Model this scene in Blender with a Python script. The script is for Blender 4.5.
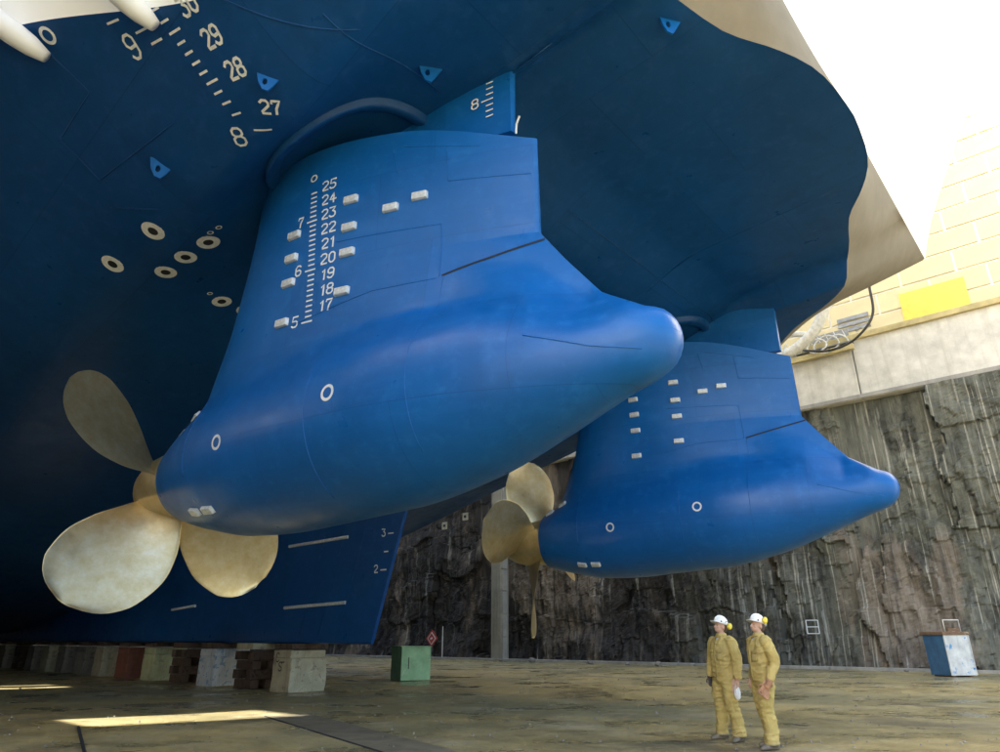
import bpy, bmesh, math, random
from mathutils import Vector, Matrix, noise
R = math.radians
random.seed(7)
for o in list(bpy.data.objects): bpy.data.objects.remove(o)
scene = bpy.context.scene
COL = scene.collection

# ---------------------------------------------------------------- camera, sky, sun, exposure
cam = bpy.data.objects.new('camera', bpy.data.cameras.new('camera')); COL.objects.link(cam)
cam.location = (0, 0, 1.47); cam.rotation_euler = (R(90 + 21.38), 0, 0)
cam.data.sensor_width = 36; cam.data.lens = 24.17; cam.data.clip_end = 2000; cam.data.clip_start = 0.05
scene.camera = cam
SUN_EL = 30.0
HEAD = 48.7                                   # the ship points this many degrees left of the view axis
_h = R(HEAD)
FWD = Vector((-math.sin(_h), math.cos(_h), 0)); STB = Vector((math.cos(_h), math.sin(_h), 0))
sun_to = (FWD * -0.327 + STB * 0.945).normalized()          # way the light travels over the ground
sd = Vector((sun_to.x * math.cos(R(SUN_EL)), sun_to.y * math.cos(R(SUN_EL)), -math.sin(R(SUN_EL))))
world = bpy.data.worlds.new('World'); scene.world = world; world.use_nodes = True
wn = world.node_tree.nodes; wl = world.node_tree.links
sky = wn.new('ShaderNodeTexSky'); sky.sky_type = 'NISHITA'; sky.sun_disc = False
sky.sun_elevation = R(SUN_EL); sky.sun_rotation = math.atan2(-sd.x, -sd.y); sky.dust_density = 3.0; sky.air_density = 1.0; sky.ozone_density = 0.6
wl.new(sky.outputs[0], wn['Background'].inputs[0]); wn['Background'].inputs[1].default_value = 0.15
sl = bpy.data.lights.new('sun', 'SUN'); sl.energy = 4.5; sl.angle = R(0.6); sl.color = (1, .95, .86)
so = bpy.data.objects.new('sun', sl); COL.objects.link(so); so.rotation_euler = sd.to_track_quat('-Z', 'Y').to_euler(); so.location = (-30, -20, 50)
vs = scene.view_settings; vs.view_transform = 'Standard'; vs.look = 'None'; vs.gamma = 1; vs.exposure = 2.45; vs.use_curve_mapping = False
scene.cycles.max_bounces = 8; scene.cycles.diffuse_bounces = 6

# ---------------------------------------------------------------- helpers
def tag(o, label=None, cat=None, group=None, kind=None):
    for k, v in (('label', label), ('category', cat), ('group', group), ('kind', kind)):
        if v: o[k] = v
    return o
def empty(name, loc=(0, 0, 0), rz=0.0, parent=None):
    o = bpy.data.objects.new(name, None); COL.objects.link(o); o.location = loc; o.rotation_euler = (0, 0, rz); o.empty_display_size = .3
    if parent: o.parent = parent
    return o
def mesh_obj(name, me, mats, parent=None, smooth=False):
    o = bpy.data.objects.new(name, me); COL.objects.link(o)
    for m in (mats if isinstance(mats, (list, tuple)) else [mats]):
        if m.name not in [x.name for x in me.materials if x]: me.materials.append(m)
    if smooth:
        me.polygons.foreach_set('use_smooth', [True] * len(me.polygons))
    if parent: o.parent = parent
    return o
def from_py(name, V, F, mat, parent=None, smooth=False):
    me = bpy.data.meshes.new(name); me.from_pydata([tuple(v) for v in V], [], F); me.update()
    return mesh_obj(name, me, mat, parent, smooth)
class MB:
    def __init__(s): s.V = []; s.F = []
    def add(s, V, F):
        n = len(s.V); s.V += [Vector(v) for v in V]; s.F += [tuple(i + n for i in f) for f in F]; return s
    def box(s, c, d, M=None, taper=1.0):
        x, y, z = d[0] / 2, d[1] / 2, d[2] / 2; V = []
        for k in (-1, 1):
            t = taper if k > 0 else 1
            for (i, j) in ((-1, -1), (1, -1), (1, 1), (-1, 1)): V.append(Vector((i * x * t, j * y * t, k * z)))
        if M: V = [M @ v for v in V]
        V = [v + Vector(c) for v in V]
        return s.add(V, [(3, 2, 1, 0), (4, 5, 6, 7), (0, 1, 5, 4), (1, 2, 6, 5), (2, 3, 7, 6), (3, 0, 4, 7)])
    def tube(s, pts, rad, n=10, closed=False, caps=True):
        pts = [Vector(p) for p in pts]; m = len(pts); V = []; F = []
        up = Vector((0, 0, 1))
        for i, p in enumerate(pts):
            a = pts[(i - 1) % m] if closed or i else p; b = pts[(i + 1) % m] if closed or i < m - 1 else p
            d = (b - a).normalized()
            if i == 0:
                u = d.orthogonal().normalized()
            else:
                u = (u - d * u.dot(d)).normalized()
            v = d.cross(u); r = rad[i] if isinstance(rad, (list, tuple)) else rad
            for k in range(n):
                t = 2 * math.pi * k / n; V.append(p + (u * math.cos(t) + v * math.sin(t)) * r)
        for i in range(m if closed else m - 1):
            for k in range(n):
                j = (i + 1) % m; F.append((i * n + k, i * n + (k + 1) % n, j * n + (k + 1) % n, j * n + k))
        if caps and not closed: F += [tuple(reversed(range(n))), tuple((m - 1) * n + k for k in range(n))]
        return s.add(V, F)
    def loft(s, rings, caps=True):
        n = len(rings[0]); V = [v for r in rings for v in r]; F = []
        for i in range(len(rings) - 1):
            for k in range(n): F.append((i * n + k, i * n + (k + 1) % n, (i + 1) * n + (k + 1) % n, (i + 1) * n + k))
        if caps: F += [tuple(reversed(range(n))), tuple((len(rings) - 1) * n + k for k in range(n))]
        return s.add(V, F)
    def sphere(s, c, r, nu=14, nv=9, M=None):
        r = r if isinstance(r, (list, tuple)) else (r, r, r); rings = []
        for i in range(nv + 1):
            p = math.pi * (i / nv) - math.pi / 2; p = max(-1.5, min(1.5, p)); ring = []
            for k in range(nu):
                t = 2 * math.pi * k / nu; v = Vector((r[0] * math.cos(p) * math.cos(t), r[1] * math.cos(p) * math.sin(t), r[2] * math.sin(p)))
                ring.append((M @ v if M else v) + Vector(c))
            rings.append(ring)
        return s.loft(rings)
    def build(s, name, mat, parent=None, smooth=False, bevel=0):
        o = from_py(name, s.V, s.F, mat, parent, smooth)
        if bevel:
            b = o.modifiers.new('bevel', 'BEVEL'); b.width = bevel; b.segments = 2; b.limit_method = 'ANGLE'; b.angle_limit = R(40)
        return o
def grid_faces(nr, nc, flip=False):
    F = []
    for i in range(nr - 1):
        for j in range(nc - 1):
            q = (i * nc + j, i * nc + j + 1, (i + 1) * nc + j + 1, (i + 1) * nc + j); F.append(tuple(reversed(q)) if flip else q)
    return F
def pl(x, K):                                   # piecewise smooth interpolation through knots (monotone cubic)
    n = len(K)
    if x <= K[0][0]: return K[0][1]
    if x >= K[-1][0]: return K[-1][1]
    i = 0
    while x > K[i + 1][0]: i += 1
    def sl_(j):
        if j <= 0 or j >= n - 1: return 0 if n < 3 else ((K[1][1] - K[0][1]) / (K[1][0] - K[0][0]) if j <= 0 else (K[-1][1] - K[-2][1]) / (K[-1][0] - K[-2][0]))
        a = (K[j][1] - K[j - 1][1]) / (K[j][0] - K[j - 1][0]); b = (K[j + 1][1] - K[j][1]) / (K[j + 1][0] - K[j][0])
        return 0 if a * b <= 0 else 2 * a * b / (a + b)
    x0, y0 = K[i]; x1, y1 = K[i + 1]; h = x1 - x0; t = (x - x0) / h; m0, m1 = sl_(i) * h, sl_(i + 1) * h
    return (2 * t**3 - 3 * t**2 + 1) * y0 + (t**3 - 2 * t**2 + t) * m0 + (-2 * t**3 + 3 * t**2) * y1 + (t**3 - t**2) * m1
def ss(a, b, x):
    t = max(0, min(1, (x - a) / (b - a))); return t * t * (3 - 2 * t)

# ---------------------------------------------------------------- materials
class NM:
    def __init__(s, name, rough=.5, metal=0, spec=.5):
        s.m = bpy.data.materials.new(name); s.m.use_nodes = True; s.t = s.m.node_tree; s.b = s.t.nodes['Principled BSDF']
        s.b.inputs['Roughness'].default_value = rough; s.b.inputs['Metallic'].default_value = metal; s.b.inputs['Specular IOR Level'].default_value = spec
        s.co = s.t.nodes.new('ShaderNodeTexCoord').outputs['Object']
    def link(s, a, b): s.t.links.new(a, b)
    def map(s, sc=(1, 1, 1), rot=(0, 0, 0), loc=(0, 0, 0)):
        n = s.t.nodes.new('ShaderNodeMapping'); s.link(s.co, n.inputs[0]); n.inputs['Scale'].default_value = sc; n.inputs['Rotation'].default_value = rot; n.inputs['Location'].default_value = loc; return n.outputs[0]
    def noise(s, scale, detail=4, rough=.55, vec=None, dist=0):
        n = s.t.nodes.new('ShaderNodeTexNoise'); n.inputs['Scale'].default_value = scale; n.inputs['Detail'].default_value = detail; n.inputs['Roughness'].default_value = rough; n.inputs['Distortion'].default_value = dist
        s.link(vec if vec else s.co, n.inputs['Vector']); return n.outputs['Fac']
    def voro(s, scale, vec=None, feat='F1'):
        n = s.t.nodes.new('ShaderNodeTexVoronoi'); n.feature = feat; n.inputs['Scale'].default_value = scale; s.link(vec if vec else s.co, n.inputs['Vector']); return n.outputs['Distance']
    def ramp(s, f, *st):
        n = s.t.nodes.new('ShaderNodeValToRGB'); e = n.color_ramp.elements
        while len(e) < len(st): e.new(.5)
        for k, (p, c) in enumerate(st):
            e[k].position = p; c = c if isinstance(c, (list, tuple)) else (c, c, c); e[k].color = (*c[:3], 1)
        s.link(f, n.inputs[0]); return n.outputs[0]
    def mix(s, f, a, b, mode='MIX'):
        n = s.t.nodes.new('ShaderNodeMix'); n.data_type = 'RGBA'; n.blend_type = mode
        for i, v in ((0, f), (6, a), (7, b)):
            if isinstance(v, (int, float)): n.inputs[i].default_value = v if i == 0 else (v, v, v, 1)
            elif isinstance(v, (list, tuple)): n.inputs[i].default_value = (*v[:3], 1)
            else: s.link(v, n.inputs[i])
        return n.outputs[2]
    def math(s, op, a, b=0.0):
        n = s.t.nodes.new('ShaderNodeMath'); n.operation = op
        for i, v in ((0, a), (1, b)):
            if isinstance(v, (int, float)): n.inputs[i].default_value = v
            else: s.link(v, n.inputs[i])
        return n.outputs[0]
    def xyz(s):
        n = s.t.nodes.new('ShaderNodeSeparateXYZ'); s.link(s.co, n.inputs[0]); return n.outputs
    def color(s, c):
        if isinstance(c, (list, tuple)): s.b.inputs['Base Color'].default_value = (*c[:3], 1)
        else: s.link(c, s.b.inputs['Base Color'])
        return s
    def rough(s, c): s.link(c, s.b.inputs['Roughness']); return s
    def bump(s, f, strength=.3, dist=.02):
        n = s.t.nodes.new('ShaderNodeBump'); n.inputs['Strength'].default_value = strength; n.inputs['Distance'].default_value = dist
        s.link(f, n.inputs['Height']); s.link(n.outputs[0], s.b.inputs['Normal']); return s
def simple(name, c, rough=.5, metal=0, var=.25, scale=6, bump=0.0, bscale=40, spec=.5):
    n = NM(name, rough, metal, spec); f = n.noise(scale, 5, .6)
    lo = tuple(v * (1 - var) for v in c); hi = tuple(min(1, v * (1 + var * .7)) for v in c)
    n.color(n.ramp(f, (.3, lo), (.7, hi)))
    if bump: n.bump(n.noise(bscale, 4), bump, .01)
    return n.m
def blue_paint(name, c, spec=.32, axes='xz', ps=.42, seam=.5):
    n = NM(name, .36, 0, spec); o_ = n.xyz()
    cv = n.t.nodes.new('ShaderNodeCombineXYZ'); n.link(o_['xyz'.index(axes[0])], cv.inputs[0]); n.link(o_['xyz'.index(axes[1])], cv.inputs[1])
    bk = n.t.nodes.new('ShaderNodeTexBrick'); n.link(cv.outputs[0], bk.inputs['Vector']); bk.inputs['Scale'].default_value = ps; bk.offset = .37
    for k_, v_ in (('Color1', (.30,) * 3), ('Color2', (.72,) * 3), ('Mortar', (.5,) * 3)): bk.inputs[k_].default_value = (*v_, 1)
    bk.inputs['Mortar Size'].default_value = .0028; bk.inputs['Mortar Smooth'].default_value = .6; bk.inputs['Brick Width'].default_value = 1.1; bk.inputs['Row Height'].default_value = .62
    big = n.noise(.35, 5, .6); fine = n.noise(3.5, 7, .7); st = n.noise(1.4, 6, .65, n.map((1.4, 1.4, .10))); roll = n.noise(1.0, 5, .6, n.map((1.2, 1.2, 7.0)))
    col = n.mix(n.ramp(big, (.3, 0), (.7, 1)), tuple(v * .78 for v in c), tuple(v * 1.12 for v in c))
    col = n.mix(n.ramp(bk.outputs['Color'], (.25, .30), (.75, 0)), col, tuple(v * .62 for v in c))
    col = n.mix(n.ramp(roll, (.5, 0), (.75, .28)), col, (c[0] * 2 + .004, c[1] * 1.3, c[2] * 1.2))
    col = n.mix(n.ramp(fine, (.52, 0), (.78, .5)), col, (c[0] * 3 + .012, c[1] * 1.55, c[2] * 1.3))
    col = n.mix(n.ramp(st, (.54, 0), (.78, .45)), col, tuple(v * .5 for v in c))
    col = n.mix(n.ramp(n.noise(11, 6, .75), (.66, 0), (.74, .35)), col, (c[0] + .05, c[1] + .09, c[2] + .12))
    col = n.mix(n.math('MULTIPLY', bk.outputs['Fac'], seam), col, tuple(v * .45 for v in c))
    n.color(col); n.rough(n.ramp(n.noise(2.2, 6, .65), (.25, .24), (.8, .50)))
    n.bump(n.math('ADD', n.math('ADD', n.noise(.9, 3), n.math('MULTIPLY', n.noise(60, 3), .05)), n.math('MULTIPLY', bk.outputs['Fac'], .22)), .16, .04); return n.m
M = {}
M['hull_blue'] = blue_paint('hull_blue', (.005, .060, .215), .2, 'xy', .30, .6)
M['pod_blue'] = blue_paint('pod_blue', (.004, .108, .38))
M['mark'] = simple('mark_white', (.72, .74, .74), .55, var=.18, scale=14)
M['anode'] = simple('anode_zinc', (.62, .66, .68), .45, .25, var=.3, scale=18, bump=.2)
M['dark'] = simple('dark_gap', (.008, .010, .016), .8)
n = NM('stern_white', .35); n.color(n.mix(n.ramp(n.noise(.5, 4, .6, n.map((1, 1, .2))), (.4, 0), (.8, .4)), (.88, .89, .90), (.80, .81, .83))); n.bump(n.noise(.7, 3), .1, .04); M['white'] = n.m
n = NM('counter_shaded', .8, 0, .2); n.color(n.mix(n.ramp(n.noise(1.1, 5, .65), (.3, 0), (.75, 1)), (.19, .168, .130), (.24, .215, .17))); n.bump(n.noise(.7, 3), .1, .03); M['shaded_white'] = n.m  # white counter plating with the shade under the stern put into its colour
n = NM('bronze', .3, .8)
c1 = n.ramp(n.noise(3, 6, .7), (.3, (.54, .40, .18)), (.55, (.64, .53, .31)), (.78, (.72, .66, .50)))
n.color(n.mix(n.ramp(n.noise(9, 5, .7, n.map((1, 1, 4))), (.5, 0), (.9, .3)), c1, (.40, .29, .14)))
n.rough(n.ramp(n.noise(4, 6, .7), (.3, .27), (.75, .44))); n.bump(n.noise(40, 4), .12, .004); M['bronze'] = n.m
# rock
n = NM('rock', .8, 0, .3)
x, y, z = n.xyz()
big = n.noise(.10, 6, .62, n.map((1, 1, .8), loc=(3.1, 0, 1.7)), .4); mid = n.noise(.6, 8, .72, n.map((1.3, 1, .4)))
col = n.mix(n.ramp(mid, (.3, 0), (.72, 1)), (.007, .006, .006), (.075, .064, .056))
fw = n.math('MULTIPLY', n.math('SUBTRACT', 12.0, x), .035)                # paler rock towards the dock mouth
dry = n.ramp(n.math('ADD', big, fw), (.45, 0), (.78, 1))  # here dry is just the paler tone, set by noise and position
col = n.mix(dry, col, n.ramp(mid, (.28, (.024, .026, .020)), (.46, (.105, .108, .086)), (.62, (.19, .19, .15)), (.8, (.36, .35, .29))))
tan = n.ramp(n.noise(.16, 5, .65, n.map((1, 1, .35), rot=(0, .35, 0), loc=(9.2, 0, 4))), (.55, 0), (.60, 1))
col = n.mix(n.math('MULTIPLY', tan, .8), col, n.ramp(mid, (.3, (.10, .078, .058)), (.7, (.30, .245, .19))))
stv = n.noise(1.0, 7, .72, n.map((2.6, 1, .10))); stm = n.ramp(n.noise(.22, 3), (.38, 0), (.58, 1))
col = n.mix(n.math('MULTIPLY', n.ramp(stv, (.56, 0), (.66, .75)), stm), col, (.40, .39, .34))
drill = n.noise(1.0, 2, .5, n.map((7.5, 1, .025))); dm_ = n.ramp(n.noise(.28, 3, .5, n.map(loc=(5, 2, 8))), (.36, 0), (.5, 1))
col = n.mix(n.math('MULTIPLY', n.math('MULTIPLY', n.ramp(drill, (.58, 0), (.65, .7)), n.ramp(dry, (0, .08), (1, 1))), dm_), col, (.47, .45, .38))
dkl = n.ramp(n.noise(1.0, 6, .7, n.map((3.4, 1, .16), loc=(2, 1, 6))), (.36, 1), (.46, 0)); col = n.mix(n.math('MULTIPLY', dkl, n.ramp(dry, (0, .8), (1, .45))), col, (.012, .011, .010))
blk = n.ramp(n.noise(.55, 7, .72, n.map((1.2, 1, .5), loc=(2, 8, 1))), (.38, 1), (.47, 0)); col = n.mix(n.math('MULTIPLY', blk, n.ramp(dry, (0, .85), (1, .6))), col, (.010, .009, .009))
n.color(col); n.rough(n.ramp(mid, (.3, .5), (.7, .9)))
n.bump(n.math('ADD', n.noise(2.4, 8, .72, n.map((1.6, 1, .4))), n.math('MULTIPLY', n.voro(1.4, n.map((1.4, 1, .5))), .4)), .6, .12); M['rock'] = n.m
# floor
n = NM('dock_concrete', .6, 0, .4)
b1 = n.noise(.16, 7, .65, None, .6); b2 = n.noise(.9, 8, .7, n.map((1, 1, 1), loc=(4, 1, 0)), .5); b3 = n.noise(9, 7, .7); st = n.noise(.45, 7, .7, n.map((.9, 1.1, 1), rot=(0, 0, .15)))
col = n.ramp(b2, (.25, (.125, .09, .030)), (.43, (.32, .245, .085)), (.70, (.49, .39, .165)))
col = n.mix(n.ramp(b1, (.42, 0), (.62, .8)), col, (.17, .165, .085))
col = n.mix(n.ramp(st, (.52, 0), (.68, .8)), col, (.46, .40, .25))
col = n.mix(n.ramp(b3, (.4, 0), (.75, .5)), col, (.11, .08, .045))
col = n.mix(n.ramp(n.noise(.33, 6, .7, n.map(loc=(7, 3, 0)), .8), (.53, 0), (.64, .75)), col, (.075, .056, .032))
n.color(col); n.rough(n.ramp(n.noise(.5, 6, .65, n.map((.8, 1.1, 1), loc=(1, 6, 0))), (.40, .16), (.56, .72)))
f4 = n.noise(34, 6, .75); col = n.mix(n.ramp(f4, (.45, 0), (.72, .45)), col, (.42, .37, .26)); col = n.mix(n.ramp(f4, (.28, .5), (.42, 0)), col, (.05, .04, .025)); n.color(col)
n.bump(n.math('ADD', n.noise(1.6, 8, .7), n.math('MULTIPLY', b3, .5)), .6, .035); M['floor'] = n.m
def concrete(name, c, stain=.5):
    n = NM(name, .85, 0, .3)
    col = n.ramp(n.noise(1.1, 7, .68), (.28, tuple(v * .72 for v in c)), (.7, tuple(min(1, v * 1.12) for v in c)))
    col = n.mix(n.math('MULTIPLY', n.ramp(n.noise(1.3, 5, .65, n.map((1.6, 1.6, .1))), (.5, 0), (.72, 1)), stain), col, (c[0] * .38, c[1] * .35, c[2] * .28))
    n.color(col); n.bump(n.noise(7, 6, .7), .4, .02); return n.m
M['coping'] = concrete('coping_concrete', (.66, .63, .56), .35); M['pillar'] = concrete('pillar_concrete', (.30, .285, .235), .6); M['greywall'] = concrete('grey_concrete', (.36, .345, .31))
M['yellow_panel'] = simple('yellow_cladding', (.64, .54, .30), .7, var=.10, scale=.8); M['joint'] = simple('pale_joint', (.78, .76, .69), .8, var=.1)
M['yellow'] = simple('yellow_paint', (.80, .56, .07), .5, var=.15, scale=2); M['yellow_trim'] = simple('yellow_trim', (.50, .41, .19), .6, var=.3, scale=1.5)
M['cable'] = simple('cable_black', (.03, .025, .02), .6); M['hose'] = simple('hose_white', (.66, .64, .58), .6, var=.25, scale=5); M['greymetal'] = simple('grey_metal', (.26, .27, .27), .5, .3, var=.3, scale=3)
def chipped(name, c, under, thr=.58, scale=4.0):
    n = NM(name, .75, 0, .35); f = n.noise(scale, 7, .72, None, .3)
    col = n.ramp(n.noise(2.2, 6, .65), (.3, tuple(v * .7 for v in c)), (.7, tuple(min(1, v * 1.15) for v in c)))
    col = n.mix(n.ramp(f, (thr, 0), (thr + .04, 1)), col, under)
    col = n.mix(n.ramp(n.noise(1.6, 5, .7, n.map((2.5, 2.5, .2))), (.55, 0), (.8, .6)), col, tuple(v * .3 for v in under))
    n.color(col); n.bump(n.math('ADD', f, n.noise(18, 5)), .4, .012); return n.m
M['blk_green'] = chipped('block_green', (.36, .40, .24), (.25, .22, .17)); M['blk_white'] = chipped('block_white', (.50, .54, .55), (.20, .30, .42), .55); M['blk_tan'] = chipped('block_tan', (.40, .37, .26), (.22, .19, .15))
M['blk_wood'] = chipped('block_timber', (.085, .055, .038), (.03, .02, .015), .55, 6); M['blk_red'] = chipped('block_red', (.20, .075, .05), (.10, .06, .045)); M['blk_grey'] = chipped('block_grey', (.22, .205, .175), (.10, .085, .07))
M['green'] = chipped('green_paint', (.24, .42, .25), (.34, .48, .32), .62, 3); M['skip_blue'] = chipped('skip_blue', (.05, .14, .27), (.10, .11, .12), .64); M['skip_white'] = chipped('skip_white', (.62, .63, .60), (.09, .27, .52), .57, 1.6); M['rust'] = chipped('rusty_rim', (.20, .12, .07), (.35, .30, .2))
M['paint_black'] = simple('spray_black', (.02, .025, .03), .8); M['sign_red'] = simple('sign_red', (.42, .05, .04), .5); M['plate'] = simple('steel_plate', (.19, .165, .115), .55, .15, var=.45, scale=2.5, bump=.25)

# ---------------------------------------------------------------- dock: floor, walls, upper building
MID = Vector((4.43, 13.1, 0))
SHIPROT = R(90 + HEAD)
def W(a, l, z=0): return MID + FWD * a + STB * l + Vector((0, 0, z))
def DOCK(name, a=0, l=0, z=0): return empty(name, W(a, l, z), SHIPROT)     # local x forward, y to port, z up

NF = 120; V = []
for i in range(NF + 1):
    for j in range(NF + 1):
        u, v = (i / NF) * 2 - 1, (j / NF) * 2 - 1
        a = 330 * math.copysign(abs(u) ** 2.6, u); l = 330 * math.copysign(abs(v) ** 2.6, v); q = W(a + 6, l - 4)
        z = .018 * noise.noise((q.x * .35, q.y * .35, 0)) + .007 * noise.noise((q.x * 1.4, q.y * 1.4, 3)) if abs(a) < 70 and abs(l) < 45 else 0
        V.append((q.x, q.y, z))
tag(from_py('dock_floor', V, grid_faces(NF + 1, NF + 1, True), M['floor'], None, True), kind='structure')

WALL_L = 28.5
def rock_h(a, z):                               # how far the rock stands proud of the wall plane
    wx = a + 1.2 * noise.noise((a * .3, z * .3, 4)) + .35 * noise.noise((a * 1.3, z * 1.1, 8)); wz = z + .9 * noise.noise((a * .3, z * .3, 14)) + .3 * noise.noise((a * 1.4, z * 1.2, 18))
    blocks = noise.cell((wx * .21, wz * .15, 1)) * .34 + noise.cell((wx * .55, wz * .33, 7)) * .20 + noise.cell((wx * 1.3, wz * .7, 3)) * .09
    rid = noise.ridged_multi_fractal((a * .42, z * .2, 5.2), .9, 2.1, 5, 1.0, 2.0) * .10
    return .18 + blocks + .42 * noise.fractal((a * .16, z * .12, 2.2), 1.0, 2.0, 4) + rid + .10 * noise.fractal((a * 2.2, z * 1.2, 5.2), .7, 2.0, 5) + max(0, 2.2 - z) * .16
na, nz = 660, 150; V = []
for i in range(na + 1):
    a = -20 + 80 * i / 620 if i <= 620 else 60 + 28 * (i - 620) / 40
    for j in range(nz + 1):
        z = 14.3 * j / nz - .1
        V.append((a, max(.02, rock_h(a, z)), z))
rw = DOCK('rock_wall', 0, WALL_L); tag(rw, 'tall blasted rock wall streaked with white under the concrete coping', 'rock wall')
from_py('rock_face', V, grid_faces(na + 1, nz + 1, True), M['rock'], rw, False)

cp = DOCK('concrete_coping', 0, WALL_L); tag(cp, 'pale concrete coping beam running along the top of the rock wall', 'coping')
for k in range(14):
    a0 = -21 + 8.0 * k
    MB().box((a0 + 4, -.72, 16.0), (7.95, 2.6, 3.6)).build('coping_segment', M['coping'], cp, bevel=.04)
MB().box((9, .62, 14.35), (80, .10, .22)).build('drip_edge', M['greywall'], cp)
MB().box((9, .60, 17.93), (80, .35, .34)).build('top_rail', M['yellow_trim'], cp, bevel=.03)
# kerb and gutter at the wall foot
kb = DOCK('wall_kerb', 0, WALL_L - 1.7); tag(kb, 'low concrete kerb along the foot of the rock wall', 'kerb')
for k in range(14): MB().box((-27 + 7.5 * k, 0, .07), (7.44, .35, .16)).build('kerb_stone', M['greywall'], kb, bevel=.02)

bd = DOCK('dockside_building', 0, WALL_L + 4); tag(bd, 'pale yellow block building standing above the concrete coping', 'building')
MB().box((8, -2.6, 33), (76, 5, 30.5)).build('backing_wall', M['joint'], bd)
pm = None
for r in range(11):
    for c in range(13):
        a = -11.6 + 3.0 * c + (1.5 if r % 2 else 0); zz = 18.75 + 1.45 * r
        if pm is None:
            o = MB().box((0, 0, 0), (2.86, .10, 1.30)).build('panel', M['yellow_panel'], bd); pm = o.data
        else:
            o = bpy.data.objects.new('panel', pm); COL.objects.link(o); o.parent = bd
        o.location = (a, -.05 + random.uniform(-.012, .012), zz)
MB().box((-1.1, .05, 20.9), (3.5, .10, 1.9)).build('yellow_door', M['yellow'], bd)
for k in range(3): MB().box((3.5, .06, 20.4 + .38 * k), (1.9, .08, .26)).build('louvre', M['greymetal'], bd)

pw = DOCK('port_dock_wall', 0, -18.6); tag(pw, 'tall unseen concrete dock wall opposite the rock wall, slotted for sun patches', 'dock wall')
def wall_pieces(gaps, a0, a1, z0, z1, H):
    x = a0; mb = MB()
    for g0, g1 in gaps:
        mb.box(((x + g0) / 2, 0, H / 2), (g0 - x, 1, H)); mb.box(((g0 + g1) / 2, 0, z0 / 2), (g1 - g0, .99, z0)); mb.box(((g0 + g1) / 2, 0, (z1 + H) / 2), (g1 - g0, .99, H - z1)); x = g1
    mb.box(((x + a1) / 2, 0, H / 2), (a1 - x, 1, H)); return mb
wall_pieces(((12.5, 14.9), (25.9, 26.9), (27.5, 28.4)), -3.0, 90, 6.5, 9.26, 19.0).build('wall', M['greywall'], pw)  # slots cut to throw sun patches; height and ends set to shade the floor

pi_ = DOCK('concrete_pilaster', 29.9, WALL_L - 1.2); tag(pi_, 'slim upright concrete pilaster standing against the dark rock wall', 'pilaster')
MB().box((0, 0, 7.1), (.95, .9, 14.2)).build('shaft', M['pillar'], pi_, bevel=.03)
for k in range(9): MB().box((-.55, .15, .8 + 1.6 * k), (.16, .5, 1.5)).build('edge_block', M['greywall'], pi_, bevel=.02)
# ---------------------------------------------------------------- ship (local x forward, y port, z up)
ship = empty('cruise_ship', W(0, 0, 0), SHIPROT)
tag(ship, 'huge ship stern with blue underwater hull and white transom resting in the dry dock', 'ship')
ZC = [(-3.7, 10.72), (0, 10.45), (4, 10.0), (8, 9.1), (12, 8.1), (18, 6.4), (25, 4.5), (35, 2.4), (45, 1.7), (80, 1.7)]
WB = [(-3.62, .02), (-3.58, .8), (-3.45, 1.7), (-3.1, 2.6), (-2.5, 3.7), (-2.05, 5.3), (-1.4, 6.7), (-.6, 8.0), (.92, 9.3), (3.76, 10.66), (6.16, 12.03), (12, 14.2), (20, 15.6), (30, 16), (80, 16)]
WBS = [(-3.62, .02), (-3.58, .8), (-3.45, 1.7), (-3.1, 2.6), (-2.5, 3.7), (-2.05, 5.3), (-1.4, 6.4), (-.6, 7.2), (.92, 8.2), (3.76, 10.4), (6.16, 12.03), (12, 14.2), (20, 15.6), (30, 16), (80, 16)]
def wb(a, p): return pl(a, WB if p >= 0 else WBS)
DIP = [(-.2, 0), (1, .35), (3.3, .95), (5, 1.0), (7, .8), (11, .4), (16, 0)]
def hull_z(a, p):
    w = wb(a, p); q = abs(p); t = min(1, q / max(w, .05)); zc = pl(a, ZC)
    zz = zc + (10.7 - zc) * t ** 4
    s = 1.0 + 1.0 * ss(5, 7.5, a) if q < 8.7 else 1.5
    zz -= pl(a, DIP) * math.exp(-((q - 8.7) / s) ** 2) * (1 - ss(.985, 1.0, t) * .0)
    zz += .6 * (1 - ss(5.45, 6.05, q)) * (1 - ss(.9, 3.2, a))
    return zz
def hull_pt(a, p, off=0.0):
    e = .02; z0 = hull_z(a, p)
    n_ = Vector(((hull_z(a + e, p) - z0) / e, (hull_z(a, p + e) - z0) / e, -1)).normalized()
    return Vector((a, p, z0)) + n_ * off, n_
rows = [-3.62, -3.6, -3.55, -3.5, -3.4, -3.25] + [-3.1 + .15 * i for i in range(68)] + [7.2 + .5 * i for i in range(30)] + [22.5 + 2.5 * i for i in range(24)]
NCC = 121; V = []
for a in rows:
    for j in range(NCC):
        t = (j / (NCC - 1)) * 2 - 1; p = wb(a, t) * t; V.append((a, p, hull_z(a, p)))
from_py('hull_bottom', V, grid_faces(len(rows), NCC), M['hull_blue'], ship, True)
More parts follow.
